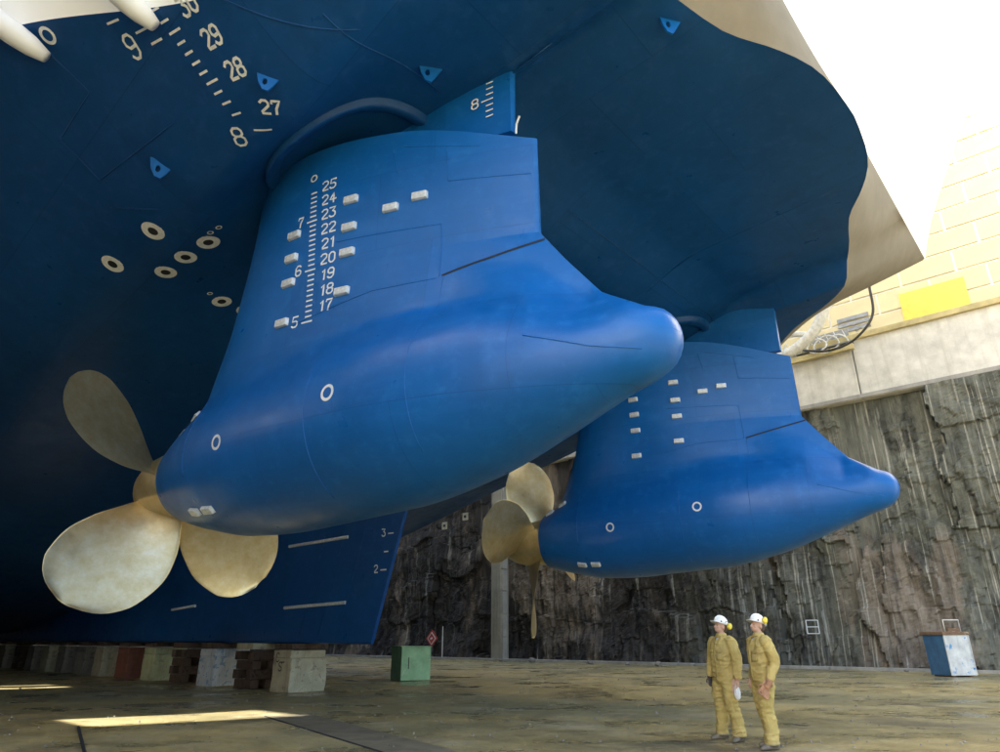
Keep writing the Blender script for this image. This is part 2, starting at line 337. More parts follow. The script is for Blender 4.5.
# counter plating from the paint line up to the knuckle
KL = [(0, 0), (3.7, 6.2), (5.3, 8.4), (8.0, 11.7)]
def knuckle(a, w):
    if a <= -.6: return (-3.1, pl(w / pl(-.6, WB if abs(w - pl(a, WB)) < abs(w - pl(a, WBS)) + 1e-9 else WBS) * 8.0, KL), 13.5)
    return (pl(a, [(-.6, -3.1), (.92, -.8), (3.76, 3.2), (6.16, 6.0), (12, 12), (80, 80)]), pl(a, [(-.6, 11.7), (.92, 11.75), (3.76, 12.1), (6.16, 12.8), (12, 14.8), (20, 15.9), (30, 16.1), (80, 16.1)]), pl(a, [(-.6, 13.5), (6, 13.1), (20, 12.4), (80, 12.4)]))
prof = []
for a in reversed(rows[:]): prof.append((a, -1))
for a in rows: prof.append((a, 1))
V = []; NS = 9; top = []
for a, sg in prof:
    w = wb(a, sg); k = knuckle(a, w); k = (k[0], k[1] * sg, k[2]); e = (a, w * sg, hull_z(a, w * sg)); top.append(k)
    for j in range(NS):
        t = j / (NS - 1); b = math.sin(math.pi * t) * .18 * (1 - ss(-1.2, -.2, a))
        q = Vector(e).lerp(Vector(k), t); q.z -= b * .6; V.append(q)
F = grid_faces(len(prof), NS, True); side_ = [f for f in F if prof[f[0] // NS][0] > 1.6]
from_py('counter', V, [f for f in F if prof[f[0] // NS][0] <= 1.6], M['shaded_white'], ship, True)
from_py('side_counter', V, side_, M['white'], ship, True)  # same plating kept white where bounced light brightens it
# raked transom and white sides
HT = 30.0
def rake(z): return -3.1 - .52 * (z - 13.5)
V = []; NZ = 28; NPp = 60
for j in range(NPp + 1):
    s = j / NPp * 2 - 1
    for i in range(NZ + 1):
        z = 13.5 + (HT - 13.5) * i / NZ; e = abs(s)
        rnd = .55 * max(0, (e - .90) / .10) ** 2 * min(1, (z - 13.5) / 2.5)       # rounded corner
        fold = .05 * math.sin((s * 11.7 + .05 * z) * 5.0) * ss(.74, .80, e) * (1 - ss(.97, 1.0, e)) * ss(14.2, 16, z)
        V.append((rake(z) + rnd + fold, s * (11.7 + .012 * (z - 13.5)), z))
from_py('transom', V, grid_faces(NPp + 1, NZ + 1), M['white'], ship, True)
for sg, nm in ((1, 'port_side'), (-1, 'starboard_side')):
    ks = [knuckle(a, pl(a, WB)) for a in rows if a >= -.6]; V = []
    for k in ks:
        for i in range(12):
            z = k[2] + (HT - k[2]) * i / 11; f = max(0, 1 - (k[0] + 3.1) / 12)
            V.append((k[0] + ((rake(max(13.5, z)) + 3.1 + .55 * min(1, (z - 13.5) / 2.5)) * f ** 2 if f > 0 else 0), sg * (k[1] + .012 * (z - 13.5)), z))
    o = from_py('topside', V, grid_faces(len(ks), 12, sg > 0), M['white'], ship, True)
from_py('upper_deck', [(rake(HT), 12, HT), (rake(HT), -12, HT), (80, -16.4, HT), (80, 16.4, HT), (12, 16.4, HT), (12, -16.4, HT)], [(0, 1, 5, 4), (4, 5, 2, 3)], M['white'], ship)  # unseen lid, put in to keep light out of the hull
from_py('forward_bulkhead', [(80, -16, 1.7), (80, 16, 1.7), (80, 16.4, HT), (80, -16.4, HT)], [(0, 1, 2, 3)], M['white'], ship)
MB().box((43, 0, 41.5), (74, 29, 22.9)).build('superstructure', M['white'], ship)  # plain block for the unseen decks, added to shade the dockside building
# skeg
V = []; sk_z = [1.33, 1.36, 1.42] + [1.42 + .35 * i for i in range(1, 24)]
def te(z): return pl(z, [(1.3, 10.65), (4.8, 9.5), (8.5, 8.3), (11, 7.6)])
xs = [0, .02, .06, .15, .4, 1, 2, 4, 7, 11, 16, 22, 30, 40, 60]
def half(x, z): return .05 + .62 * (1 - math.exp(-x / 6.0)) + .9 * ss(3.5, 9.5, z) * (1 - math.exp(-x / 7)) * .8
ring = []
for x in xs:
    row = []
    for z in sk_z:
        h = half(x, z) * (.55 if z < 1.35 else .93 if z < 1.4 else 1); row.append((x + te(z), h, z))
    row2 = [(a, -h, z) for a, h, z in reversed(row)]
    ring.append(row + row2)
V = [v for r_ in ring for v in r_]; nc = len(ring[0]); F = []
for i in range(len(ring) - 1):
    for j in range(nc): F.append((i * nc + j, i * nc + (j + 1) % nc, (i + 1) * nc + (j + 1) % nc, (i + 1) * nc + j))
F.append(tuple(reversed(range(nc))))
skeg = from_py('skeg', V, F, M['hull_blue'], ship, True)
sb = skeg.modifiers.new('e', 'EDGE_SPLIT'); sb.split_angle = R(50)
# fixed fins behind each pod
for sg in (1, -1):
    V = []
    for (a, h) in ((.33, .02), (.34, .06), (.8, .16), (1.6, .30), (2.6, .42), (3.4, .5)):
        zb = pl(a, [(.33, 9.22), (3.4, 9.88)])
        for z, k in ((zb, 1), (10.1, 1.08), (10.9, 1.25)): V.append((a, sg * 6.0 + h * k, z))
        for z, k in ((10.9, 1.25), (10.1, 1.08), (zb, 1)): V.append((a, sg * 6.0 - h * k, z))
    F = [(0, 1, 2, 3, 4, 5)]
    for i in range(5):
        for j in range(6): F.append((i * 6 + j, (i + 1) * 6 + j, (i + 1) * 6 + (j + 1) % 6, i * 6 + (j + 1) % 6))
    fin = from_py('headbox_fin', V, F, M['pod_blue'], ship, False)
    MB().tube([(.28, sg * 6.0, 9.16), (.24, sg * 6.03, 9.32), (.16, sg * 6.05, 9.42)], .018, 6).build('fin_pin', M['anode'], fin)

# slewing collars round the strut heads
for (x0, y0) in ((3.82, 6.41), (3.93, -5.23)):
    rgs = []
    for dz, r_ in ((.10, 1.55), (.16, 1.70), (.13, 1.76), (-.15, 1.80)):
        rgs.append([(x0 + r_ * math.cos(2 * math.pi * k / 64), y0 + r_ * math.sin(2 * math.pi * k / 64), hull_z(x0 + r_ * math.cos(2 * math.pi * k / 64), y0 + r_ * math.sin(2 * math.pi * k / 64)) - dz) for k in range(64)])
    MB().loft(rgs, False).build('slewing_collar', M['hull_blue'], ship, True)
# --- stroke lettering laid on a surface
DG = {'0': [[(0, .2), (0, .8), (.2, 1), (.4, 1), (.6, .8), (.6, .2), (.4, 0), (.2, 0), (0, .2)]], '1': [[(.12, .8), (.32, 1), (.32, 0)]],
 '2': [[(0, .85), (.15, 1), (.45, 1), (.6, .85), (.6, .62), (.05, .12), (.05, 0), (.62, 0)]], '3': [[(0, 1), (.6, 1), (.28, .58), (.45, .58), (.6, .42), (.6, .15), (.45, 0), (.15, 0), (0, .14)]],
 '4': [[(.42, 0), (.42, 1), (0, .32), (.64, .32)]], '5': [[(.58, 1), (.06, 1), (.03, .56), (.42, .58), (.6, .42), (.6, .15), (.44, 0), (.12, 0), (0, .12)]],
 '6': [[(.56, .88), (.42, 1), (.18, 1), (0, .8), (0, .18), (.16, 0), (.44, 0), (.6, .16), (.6, .38), (.44, .54), (.05, .5)]], '7': [[(0, .86), (0, 1), (.6, 1), (.3, .4), (.26, 0)]],
 '8': [[(.16, .54), (.02, .68), (.02, .86), (.16, 1), (.44, 1), (.58, .86), (.58, .68), (.44, .54), (.16, .54), (0, .4), (0, .15), (.16, 0), (.44, 0), (.6, .15), (.6, .4), (.44, .54)]],
 '9': [[(.04, .12), (.18, 0), (.42, 0), (.6, .2), (.6, .82), (.44, 1), (.16, 1), (0, .84), (0, .62), (.16, .46), (.55, .5)]],
 'o': [[(.3 + .3 * math.cos(t * math.pi / 8), .3 + .3 * math.sin(t * math.pi / 8)) for t in range(17)]], '-': [[(0, .5), (.6, .5)]], 'S': [[(.6, .86), (.44, 1), (.16, 1), (0, .84), (.05, .62), (.55, .4), (.6, .16), (.44, 0), (.14, 0), (0, .14)]], 'C': [[(.6, .82), (.44, 1), (.16, 1), (0, .8), (0, .2), (.16, 0), (.44, 0), (.6, .18)]]}
def stroke(lines, place, w):
    """lines in local 2d metres -> flat ribbon of width w mapped through place(x, y, off)"""
    V = []; F = []
    for L in lines:
        pts = []
        for (x0, y0), (x1, y1) in zip(L, L[1:]):
            n_ = max(1, int(math.hypot(x1 - x0, y1 - y0) / .06))
            for k in range(n_): pts.append((x0 + (x1 - x0) * k / n_, y0 + (y1 - y0) * k / n_))
        pts.append(L[-1]); b = len(V)
        for i, (x_, y_) in enumerate(pts):
            a_ = pts[max(0, i - 1)]; c_ = pts[min(len(pts) - 1, i + 1)]; dx, dy = c_[0] - a_[0], c_[1] - a_[1]; d = math.hypot(dx, dy) or 1
            if L[0] == L[-1] and i in (0, len(pts) - 1): a_, c_ = pts[-2], pts[1]; dx, dy = c_[0] - a_[0], c_[1] - a_[1]; d = math.hypot(dx, dy) or 1
            ex = w / 2 if (L[0] != L[-1]) else 0
            nx, ny = -dy / d * w / 2, dx / d * w / 2
            px_, py_ = x_, y_
            if i == 0: px_, py_ = x_ - dx / d * ex, y_ - dy / d * ex
            if i == len(pts) - 1: px_, py_ = x_ + dx / d * ex, y_ + dy / d * ex
            V += [place(px_ + nx, py_ + ny), place(px_ - nx, py_ - ny)]
        for i in range(len(pts) - 1): F.append((b + 2 * i, b + 2 * i + 1, b + 2 * i + 3, b + 2 * i + 2))
    return V, F
def text_lines(s, h, gap=.28):
    out = []; x0 = 0
    for ch in s:
        for L in DG[ch]: out.append([(x0 + x_ * h, y_ * h) for x_, y_ in L])
        x0 += (.6 + gap) * h if ch != '1' else (.42 + gap) * h
    return out, x0 - gap * h
def put_text(name, s, h, place, w, mat, parent, center=True):
    L, wd = text_lines(s, h)
    L = [[(x_ - wd / 2, y_ - h / 2) for x_, y_ in l] for l in L] if center else L
    V, F = stroke(L, place, w); return from_py(name, V, F, mat, parent)
def tick(L, place, w, parent): V, F = stroke(L, place, w); return from_py('draft_tick', V, F, M['mark'], parent)
def on_hull(a0, p0, off=.006):                 # text frame: x runs aft along the waterline, y runs up the plating (port side)
    e = .05; ga = (hull_z(a0 + e, p0) - hull_z(a0 - e, p0)) / (2 * e); gp = (hull_z(a0, p0 + e) - hull_z(a0, p0 - e)) / (2 * e); g = math.hypot(ga, gp); ga, gp = ga / g, gp / g
    tx, ty = -gp, ga
    if tx > 0: tx, ty = -tx, -ty
    return lambda x_, y_: hull_pt(a0 + tx * x_ + ga * y_, p0 + ty * x_ + gp * y_, off)[0]
def z_to_p(a, z):                              # outboard spot on the port bottom at height z
    lo, hi = 8.75, pl(a, WB)
    for _ in range(40):
        m = (lo + hi) / 2
        if hull_z(a, m) < z: lo = m
        else: hi = m
    return lo
KEEL = 1.30
for ft in (27, 28, 29, 30):
    put_text('draft_numeral', str(ft), .21, on_hull(3.12, z_to_p(3.05, KEEL + ft * .3048 - .02)), .042, M['mark'], ship)
for m_, a0 in ((8, 3.98), (9, 4.5)):
    put_text('draft_numeral', str(m_), .30, on_hull(a0, z_to_p(a0, KEEL + m_ + .05)), .042, M['mark'], ship)
V = []; F = []
for k in range(2, 13):
    z = KEEL + 8 + .1 * k
    if z > 10.6: break
    p0 = z_to_p(3.70, z); tick([[(0, 0), (.15 if k % 5 else .22, 0)]], on_hull(3.74, p0), .03, ship)
tick([[(0, 0), (.26, 0)]], on_hull(3.66, z_to_p(3.6, KEEL + 8)), .034, ship)
for a0, z in ((4.15, 10.3), (4.25, 10.42), (4.55, 10.55)): tick([[(0, 0), (.22, 0)]], on_hull(a0, z_to_p(a0, z)), .03, ship)
RINGS = ((8.72, 8.96), (7.15, 8.84), (8.19, 8.10), (7.47, 8.03), (6.81, 7.90), (8.81, 6.55), (8.90, 5.90))
SMALLRINGS = ((5.57, 11.5, .13), (6.3, 7.96, .06), (6.5, 8.02, .06), (8.6, 6.94, .06))
LUGS = ((2.75, 9.10, 1.0, .72), (1.25, 7.05, 1.0, .8), (5.63, 9.45, 1.15, .8), (-1.94, 4.55, 1.0, .8), (6.0, .9, 1.0, .8))
SEAMS = (((7.16, 10.68), (5.84, 10.69), (5.84, 11.4)), ((7.16, 10.68), (7.15, 9.92), (4.6, 9.6)), ((2.6, 10.1), (1.2, 8.3)), ((7.45, 9.58), (6.43, 8.95)), ((1.5, 9.0), (1.5, 6.4)), ((-.5, 6.0), (4.5, 6.0)), ((-2.6, -2.2), (6, -2.2)), ((2.0, -8.0), (2.0, 3.0)))
BARS = ((14.63, 2.38, 11.73, 2.46), (14.67, 4.28, 11.78, 4.34), (22.1, 2.51, 20.3, 2.6))
WHITEPIPES = (((6.2, 13.2, 11.1), (5.65, 11.42, 10.25)), ((4.2, 12.1, 11.3), (3.72, 10.52, 10.25)))
ROLL1, ROLL2 = 31.0, 92.0

def ring_mark(name, a0, p0, r0, r1, plug=True):
    L = [[((r0 + r1) / 2 * math.cos(2 * math.pi * k / 24), (r0 + r1) / 2 * math.sin(2 * math.pi * k / 24)) for k in range(25)]]
    V, F = stroke(L, on_hull(a0, p0), r1 - r0); o = from_py(name, V, F, M['mark'], ship)
    if plug:
        pc, nn = hull_pt(a0, p0, .003); vs_ = [hull_pt(a0 + r0 * math.cos(2 * math.pi * k / 16), p0 + r0 * math.sin(2 * math.pi * k / 16), .004)[0] for k in range(16)]
        from_py('plug_hole', vs_, [tuple(range(16))], M['dark'], o)
for a0, p0 in RINGS: ring_mark('drain_ring', a0, p0, .095, .215)
for a0, p0, r_ in SMALLRINGS: ring_mark('test_ring', a0, p0, r_ * .62, r_, False)
for a0, p0, rot, s_ in LUGS:
    pc, nn = hull_pt(a0, p0, -.08); nn = Vector((0, 0, -1.7)); u = Vector((math.cos(rot), math.sin(rot), 0)); t_ = u.cross(nn).normalized() * .035
    out = [(-.30, 0), (.26, 0), (.20, .16), (.10, .27), (-.02, .29), (-.10, .22)]; hole = [(.06 + .055 * math.cos(k * math.pi / 4), .15 + .055 * math.sin(k * math.pi / 4)) for k in range(8)]
    bm = bmesh.new(); ov = [bm.verts.new(pc + u * x_ * s_ + nn * y_ * s_ + t_ * .5) for x_, y_ in out]; hv = [bm.verts.new(pc + u * x_ * s_ + nn * y_ * s_ + t_ * .5) for x_, y_ in hole]
    es = [bm.edges.new((ov[i], ov[(i + 1) % 6])) for i in range(6)] + [bm.edges.new((hv[i], hv[(i + 1) % 8])) for i in range(8)]
    bmesh.ops.triangle_fill(bm, edges=es, use_beauty=True)
    ex = bmesh.ops.extrude_face_region(bm, geom=bm.faces[:]); bmesh.ops.translate(bm, verts=[g for g in ex['geom'] if isinstance(g, bmesh.types.BMVert)], vec=-t_)
    bmesh.ops.recalc_face_normals(bm, faces=bm.faces); me = bpy.data.meshes.new('lifting_lug'); bm.to_mesh(me); bm.free()
    mesh_obj('lifting_lug', me, M['pod_blue'], ship)
# plate seams on the hull: thin weld beads
for L in SEAMS:
    pts = []
    for (a0, p0), (a1, p1) in zip(L, L[1:]):
        for k in range(12): pts.append(hull_pt(a0 + (a1 - a0) * k / 12, p0 + (p1 - p0) * k / 12, .002)[0])
    MB().tube(pts, .012, 5).build('weld_seam', M['hull_blue'], ship, True)
# skeg markings and bars
def on_skeg(a0, z0): return lambda x_, y_: Vector((a0 - x_, half(a0 - x_ - te(z0 + y_), z0 + y_) + .008, z0 + y_))
put_text('draft_numeral', '3', .2, on_skeg(te(KEEL + 3) + .62, KEEL + 3.04), .035, M['mark'], skeg); put_text('draft_numeral', '2', .2, on_skeg(te(KEEL + 2) + .55, KEEL + 2.04), .035, M['mark'], skeg)
V = []; F = []
for z, a_, w_ in ((3, .42, .18), (2.5, .4, .14), (2.0, .35, .2)): tick([[(0, 0), (w_, 0)]], on_skeg(te(KEEL + z) + a_, KEEL + z), .035, skeg)
for (a0, z0, a1, z1) in BARS:
    q0 = Vector((a0, half(a0 - te(z0), z0) + .02, z0)); q1 = Vector((a1, half(a1 - te(z1), z1) + .02, z1))
    MB().tube([q0, q1], .05, 8).build('zinc_bar', M['anode'], skeg)
for a0 in (12.0, 12.9, 13.8): MB().tube([(a0 + te(z) - te(1.6), half(a0 - te(1.6), z) + .001, z) for z in (1.6, 2.6, 3.6, 4.6, 5.6)], .010, 5).build('weld_seam', M['hull_blue'], skeg, True)
for a0, a1 in WHITEPIPES:
    pts = [Vector(a0).lerp(Vector(a1), k / 8) for k in range(9)]
    MB().tube(pts, [.19, .20, .205, .20, .21, .20, .195, .17, .10], 12).build('white_pipe', M['white'], ship, True)
# ---------------------------------------------------------------- podded thrusters (local x forward, y port, z up; origin under the strut's trailing edge)
def zax(s): return 4.30 + .07 * (8.3 - s)
RP = [(-1.98, .03), (-1.96, .14), (-1.9, .27), (-1.8, .38), (-1.55, .495), (-1.2, .585), (-.23, .90), (1.05, 1.25), (2.5, 1.42), (4.6, 1.42), (6.0, 1.31), (6.8, 1.12), (7.35, .96), (7.8, .80)]
TEK = [(4.9, -1.9), (5.50, -1.55), (5.90, -.95), (6.6, -.42), (7.21, 0), (7.3, .0), (12, .0)]
LEK = [(4.3, 7.6), (5.0, 7.42), (5.6, 7.22), (6.06, 7.05), (7, 6.72), (8.8, 6.42), (10, 6.35)]
CAP = [(0, 8.97), (2.4, 9.68), (4.3, 9.84), (5.5, 9.74), (6.5, 9.6)]
def lin(x, K):
    if x <= K[0][0]: return K[0][1]
    for (x0, y0), (x1, y1) in zip(K, K[1:]):
        if x <= x1: return y0 + (y1 - y0) * (x - x0) / (x1 - x0)
    return K[-1][1]
def strut_top(s):
    if s < 0: return lin(s, [(v, k) for k, v in TEK[:5]])
    if s > 6.36: return pl(-s, sorted([(-v, k) for k, v in LEK]))
    return pl(s, CAP)
def strut_w(s, z):
    t0, t1 = lin(z, TEK), pl(z, LEK)
    c = (t1 - s) / (t1 - t0)
    if c <= 0 or c >= 1: return .0
    y_ = 5 * (.2969 * math.sqrt(c) - .126 * c - .3516 * c * c + .2843 * c**3 - .1036 * c**4)
    return 2.05 * y_ + .018
def pod_w(s, z, zt=None):
    r_ = pl(s, RP); d = z - zax(s); wp = math.sqrt(max(0, r_ * r_ - d * d))
    if d <= 0: return wp
    ws = strut_w(s, z); k = .24 * ss(.15, .9, d / r_) * (1 - ss(1.0, 2.0, d / r_))
    w1 = (wp + ws + math.sqrt((wp - ws) ** 2 + k * k)) / 2
    zf = max(zax(s) + r_, strut_top(s) if s < 0 else 7.21 + 1.1 * s); H = zf - zax(s); u = min(1, d / H)
    m = ss(1.1, 1.7, H / r_); w2 = r_ * ((1 - m) * math.sqrt(max(0, 1 - u * u)) + m * (math.cos(math.pi * u ** .92) + 1) / 2)
    w2 = (w2 + ws + math.sqrt((w2 - ws) ** 2 + (.06 * (1 - u)) ** 2)) / 2
    b = ss(-.3, 1.5, s); return w2 * (1 - b) + w1 * b
def pod_pt(s, z, off=.006):
    e = .02; w0 = pod_w(s, z); n_ = Vector((-(pod_w(s + e, z) - pod_w(s - e, z)) / (2 * e), 1, -(pod_w(s, z + e) - pod_w(s, z - e)) / (2 * e))).normalized()
    return Vector((s, w0, z)) + n_ * off, n_
def on_pod(s0, z0, off=.006): return lambda x_, y_: pod_pt(s0 - x_, z0 + y_, off)[0]
S = [-1.98, -1.96, -1.93, -1.88, -1.82, -1.72] + [-1.6 + .08 * i for i in range(20)] + [-.03, 0.0, .03, .08, .15] + [.25 + .15 * i for i in range(40)] + [6.28, 6.36] + [6.4 + .05 * i for i in range(26)] + [7.7, 7.75, 7.8]
NBm, NTp = 16, 44; V = []
for s in S:
    r_ = pl(s, RP); za = zax(s); zt = max(za + r_, strut_top(s)); side = []
    for i in range(NBm): t = -math.pi / 2 + math.pi / 2 * i / NBm; side.append((r_ * math.cos(t), za + r_ * math.sin(t)))
    zf_ = max(za + r_, min(zt, 7.21))
    for i in range(NTp + 1):
        z = za + (zf_ - za) * math.sin(math.pi / 2 * min(1, i / 30)) + (zt - zf_) * max(0, (i - 30) / (NTp - 30)); side.append((max(.0, pod_w(s, z, zt)) if i < NTp or zt > za + r_ + .05 else 0.0, z))
    V += [(s, w_, z) for w_, z in side] + [(s, -w_, z) for w_, z in reversed(side)]
nc = 2 * (NBm + NTp + 1); F = []
for i in range(len(S) - 1):
    for j in range(nc): F.append((i * nc + j, (i + 1) * nc + j, (i + 1) * nc + (j + 1) % nc, i * nc + (j + 1) % nc))
F += [tuple(range(nc)), tuple(reversed([(len(S) - 1) * nc + j for j in range(nc)]))]
POD1 = empty('podded_thruster', (0.6, 8.68, 0), R(147)); PODLAB = 'bright blue pod thruster with draft numbers and bronze propeller, hanging under the stern'
tag(POD1, 'blue pod thruster whose strut carries white draft numbers, away from the rock wall', 'pod thruster', 'pod thrusters under the stern')
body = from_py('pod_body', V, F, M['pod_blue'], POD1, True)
bm = bmesh.new(); bm.from_mesh(body.data); bmesh.ops.remove_doubles(bm, verts=bm.verts, dist=.0008); bmesh.ops.recalc_face_normals(bm, faces=bm.faces); bm.to_mesh(body.data); bm.free()
body.data.polygons.foreach_set('use_smooth', [True] * len(body.data.polygons))
es = body.modifiers.new('e', 'EDGE_SPLIT'); es.split_angle = R(55)
# zinc anodes
am = MB().box((0, 0, .03), (.30, .15, .07), taper=.86)
ame = None
def anode(s, z, yaw=0.0):
    global ame
    p_, n_ = pod_pt(s, z, -.005); t_ = Vector((1, 0, 0)); t_ = (t_ - n_ * t_.dot(n_)).normalized(); b_ = n_.cross(t_)
    if ame is None:
        o = am.build('anode', M['anode'], POD1, bevel=.012); ame = o.data
    else:
        o = bpy.data.objects.new('anode', ame); COL.objects.link(o); o.parent = POD1; b = o.modifiers.new('bevel', 'BEVEL'); b.width = .012; b.segments = 2
    o.matrix_local = Matrix.Translation(p_) @ Matrix((t_, b_, n_)).transposed().to_4x4()
for s, z in ((4.38, 8.13), (4.38, 7.66), (4.38, 7.17), (4.40, 6.41), (3.17, 8.49), (3.16, 7.94), (3.16, 7.45), (3.17, 6.71), (2.39, 8.12), (1.88, 8.23), (6.37, 3.49), (5.92, 3.47), (7.5, 5.10), (7.0, 5.30)): anode(s, z)
for s, z in ((2.72, 4.73), (5.21, 4.39)):
    L = [[(.105 * math.cos(2 * math.pi * k / 24), .105 * math.sin(2 * math.pi * k / 24)) for k in range(25)]]; v, f = stroke(L, on_pod(s, z), .045); from_py('drain_ring', v, f, M['mark'], POD1)
def pod_seam(pts, rad=.009, mat='pod_blue', name='weld_seam'):
    P_ = []
    for (s0, z0), (s1, z1) in zip(pts, pts[1:]):
        n_ = max(2, int(math.hypot(s1 - s0, z1 - z0) / .08))
        for k in range(n_): P_.append(pod_pt(s0 + (s1 - s0) * k / n_, z0 + (z1 - z0) * k / n_, 0)[0])
    P_.append(pod_pt(*pts[-1], 0)[0]); return MB().tube(P_, rad, 5).build(name, M[mat], POD1, True)
for pts in ([(.1, 8.30), (1.4, 8.42)], [(1.4, 8.42), (1.45, 9.1)], [(.9, 9.0), (2.2, 9.32)], [(1.5, 7.62), (3.4, 7.72)], [(1.45, 6.62), (1.5, 7.62)], [(2.3, 8.8), (2.4, 9.3)], [(1.39, 6.62), (1.39, 6.0), (1.39, 5.2), (1.39, 4.4), (1.39, 3.8)], [(-.2, 5.1), (-1.0, 4.85), (-1.6, 4.75)], [(1.5, 6.6), (2.6, 6.6), (4.2, 6.3)], [(6.3, 4.0), (6.3, 4.8), (6.3, 5.4)], [(3.2, 3.4), (3.2, 4.4), (3.2, 5.2)]): pod_seam(pts)
v, f = stroke([[(0, 0), (1.47, .40)]], on_pod(1.39, 6.63), .04); from_py('expansion_gap', v, f, M['dark'], POD1)
COMMON = list(POD1.children)
# draft numbers on the near strut
for ft in range(17, 26): put_text('draft_numeral', str(ft), .19, on_pod(3.47 + .026 * (ft - 17), KEEL + ft * .3048 + .05), .032, M['mark'], POD1)
for m_ in (5, 6, 7): put_text('draft_numeral', str(m_), .19, on_pod(4.10 + .08 * (m_ - 5), KEEL + m_ + .06), .032, M['mark'], POD1)
put_text('draft_numeral', 'o', .22, on_pod(4.06, KEEL + 7.98), .03, M['mark'], POD1)
V = []; F = []
for k in range(0, 27):
    z = KEEL + 5 + .1 * k; lo = k % 10 == 0; tick([[(0, 0), (.2 if lo else .11, 0)]], on_pod((3.93 if lo else 3.86) + .08 * (z - 6.3), z), .03, POD1)
# fin mark (ship part)
def on_fin(a0, z0): return lambda x_, y_: Vector((a0 - x_, 6.0 + pl(a0 - x_, [(.33, .06), (.8, .165), (1.6, .31), (2.6, .43)]) * 1.07 + .012, z0 + y_))
put_text('draft_numeral', '8', .2, on_fin(1.0, 10.06), .03, M['mark'], ship)
V = []; F = []
for k in range(-3, 4): tick([[(0, 0), (.2 if k == 0 else .11, 0)]], on_fin(.86 if k == 0 else .77, 10.04 + .12 * k), .026, ship)
# propeller
PROP_R = 2.82; NBL = 4; PITCH = 5.6; HAND = -1
def make_prop(parent, roll, HAND):
    TILT = math.atan(.07)
    hub = MB(); rings = []
    for x_, r_ in ((-.70, .30), (-.68, .72), (-.5, .70), (-.2, .68), (.25, .64), (.6, .52), (.85, .38), (1.0, .22), (1.05, .06)):
        rings.append([(x_, r_ * math.cos(2 * math.pi * k / 36), r_ * math.sin(2 * math.pi * k / 36)) for k in range(36)])
    hub.loft(rings); h = hub.build('propeller_hub', M['bronze'], parent, True); h.location = (8.42, 0, zax(8.42)); h.rotation_euler = (roll, 0, 0); h.rotation_mode = 'XYZ'
    h.matrix_local = Matrix.Translation((8.42, 0, zax(8.42))) @ Matrix.Rotation(TILT, 4, 'Y') @ Matrix.Rotation(roll, 4, 'X')
    NR, NC_ = 26, 16; CH = [(.2, .95), (.35, 1.4), (.5, 1.85), (.7, 2.18), (.85, 2.02), (.93, 1.6), (.975, 1.05), (1, .35)]
    V = [];
    for sd_ in (1, -1):
        for i in range(NR):
            q = .2 + .8 * (1 - (1 - i / (NR - 1)) ** 1.6); r_ = q * PROP_R; c_ = pl(q, CH); ph = math.atan(PITCH * (.78 + .22 * min(1, q * 1.4)) / (2 * math.pi * r_)); th = .10 * (1 - q) + .022
            for j in range(NC_):
                u = -math.cos(math.pi * j / (NC_ - 1)) * .5; skew = -.10 * q * q
                tg = u * c_ * math.cos(ph); ax = HAND * u * c_ * math.sin(ph) + .03 * q; an = skew + tg / r_ * (1 - .18 * q)
                tk = th * (1 - (2 * u) ** 2) ** .6 * .5 * sd_ + .05 * (1 - (2 * u) ** 2)
                ax += tk * math.cos(ph); an2 = an - HAND * tk * math.sin(ph) / r_
                V.append((ax, r_ * math.sin(an2), r_ * math.cos(an2)))
    N1 = NR * NC_; F = []
    for i in range(NR - 1):
        for j in range(NC_ - 1):
            a_, b_, c_, d_ = i * NC_ + j, i * NC_ + j + 1, (i + 1) * NC_ + j + 1, (i + 1) * NC_ + j; F += [(a_, b_, c_, d_), (N1 + d_, N1 + c_, N1 + b_, N1 + a_)]
    rim = [i * NC_ for i in range(NR)] + [(NR - 1) * NC_ + j for j in range(1, NC_)] + [i * NC_ + NC_ - 1 for i in reversed(range(NR - 1))]
    for a_, b_ in zip(rim, rim[1:]): F.append((a_, b_, N1 + b_, N1 + a_))
    me = None
    for k in range(NBL):
        if me is None: b = from_py('blade', V, F, M['bronze'], h, True); me = b.data
        else: b = bpy.data.objects.new('blade', me); COL.objects.link(b); b.parent = h
        b.rotation_euler = (2 * math.pi * k / NBL, 0, 0)
    return h
make_prop(POD1, R(ROLL1), -1)
POD2 = empty('podded_thruster', (8.2726, 17.614, 0), R(147 + 2.02))
tag(POD2, 'blue pod thruster with plain strut without numbers, in front of the rock wall', 'pod thruster', 'pod thrusters under the stern')
for ch in COMMON:
    c = ch.copy(); COL.objects.link(c); c.parent = POD2
make_prop(POD2, R(ROLL2), 1)
# ---------------------------------------------------------------- keel blocks under the skeg
BLK = ['blk_tan', 'blk_wood', 'blk_white', 'blk_wood', 'blk_green', 'blk_red', 'blk_tan', 'blk_grey', 'blk_grey', 'blk_tan', 'blk_grey', 'blk_wood', 'blk_grey', 'blk_grey']
BLAB = ['tan concrete keel block with spray-painted marks under the tip of the skeg', 'dark timber keel crib with a square hole, next to the spray-marked block', 'keel block daubed with white and blue paint under the skeg', 'dark brown timber keel crib beside the white and blue block',
 'pale green keel block between two dark and red ones', 'rusty red keel block beside the pale green block', 'tan keel block just past the rusty red block'] + ['dusty grey keel block beside the tan block past the red one', 'second dusty grey keel block past the red block', 'dull tan keel block between grey ones in deep shade', 'grey keel block just past the dull tan one in deep shade', 'dark timber keel crib among the grey blocks in deep shade', 'grey keel block in the darkest stretch under the ship', 'grey keel block in the darkest stretch under the ship']
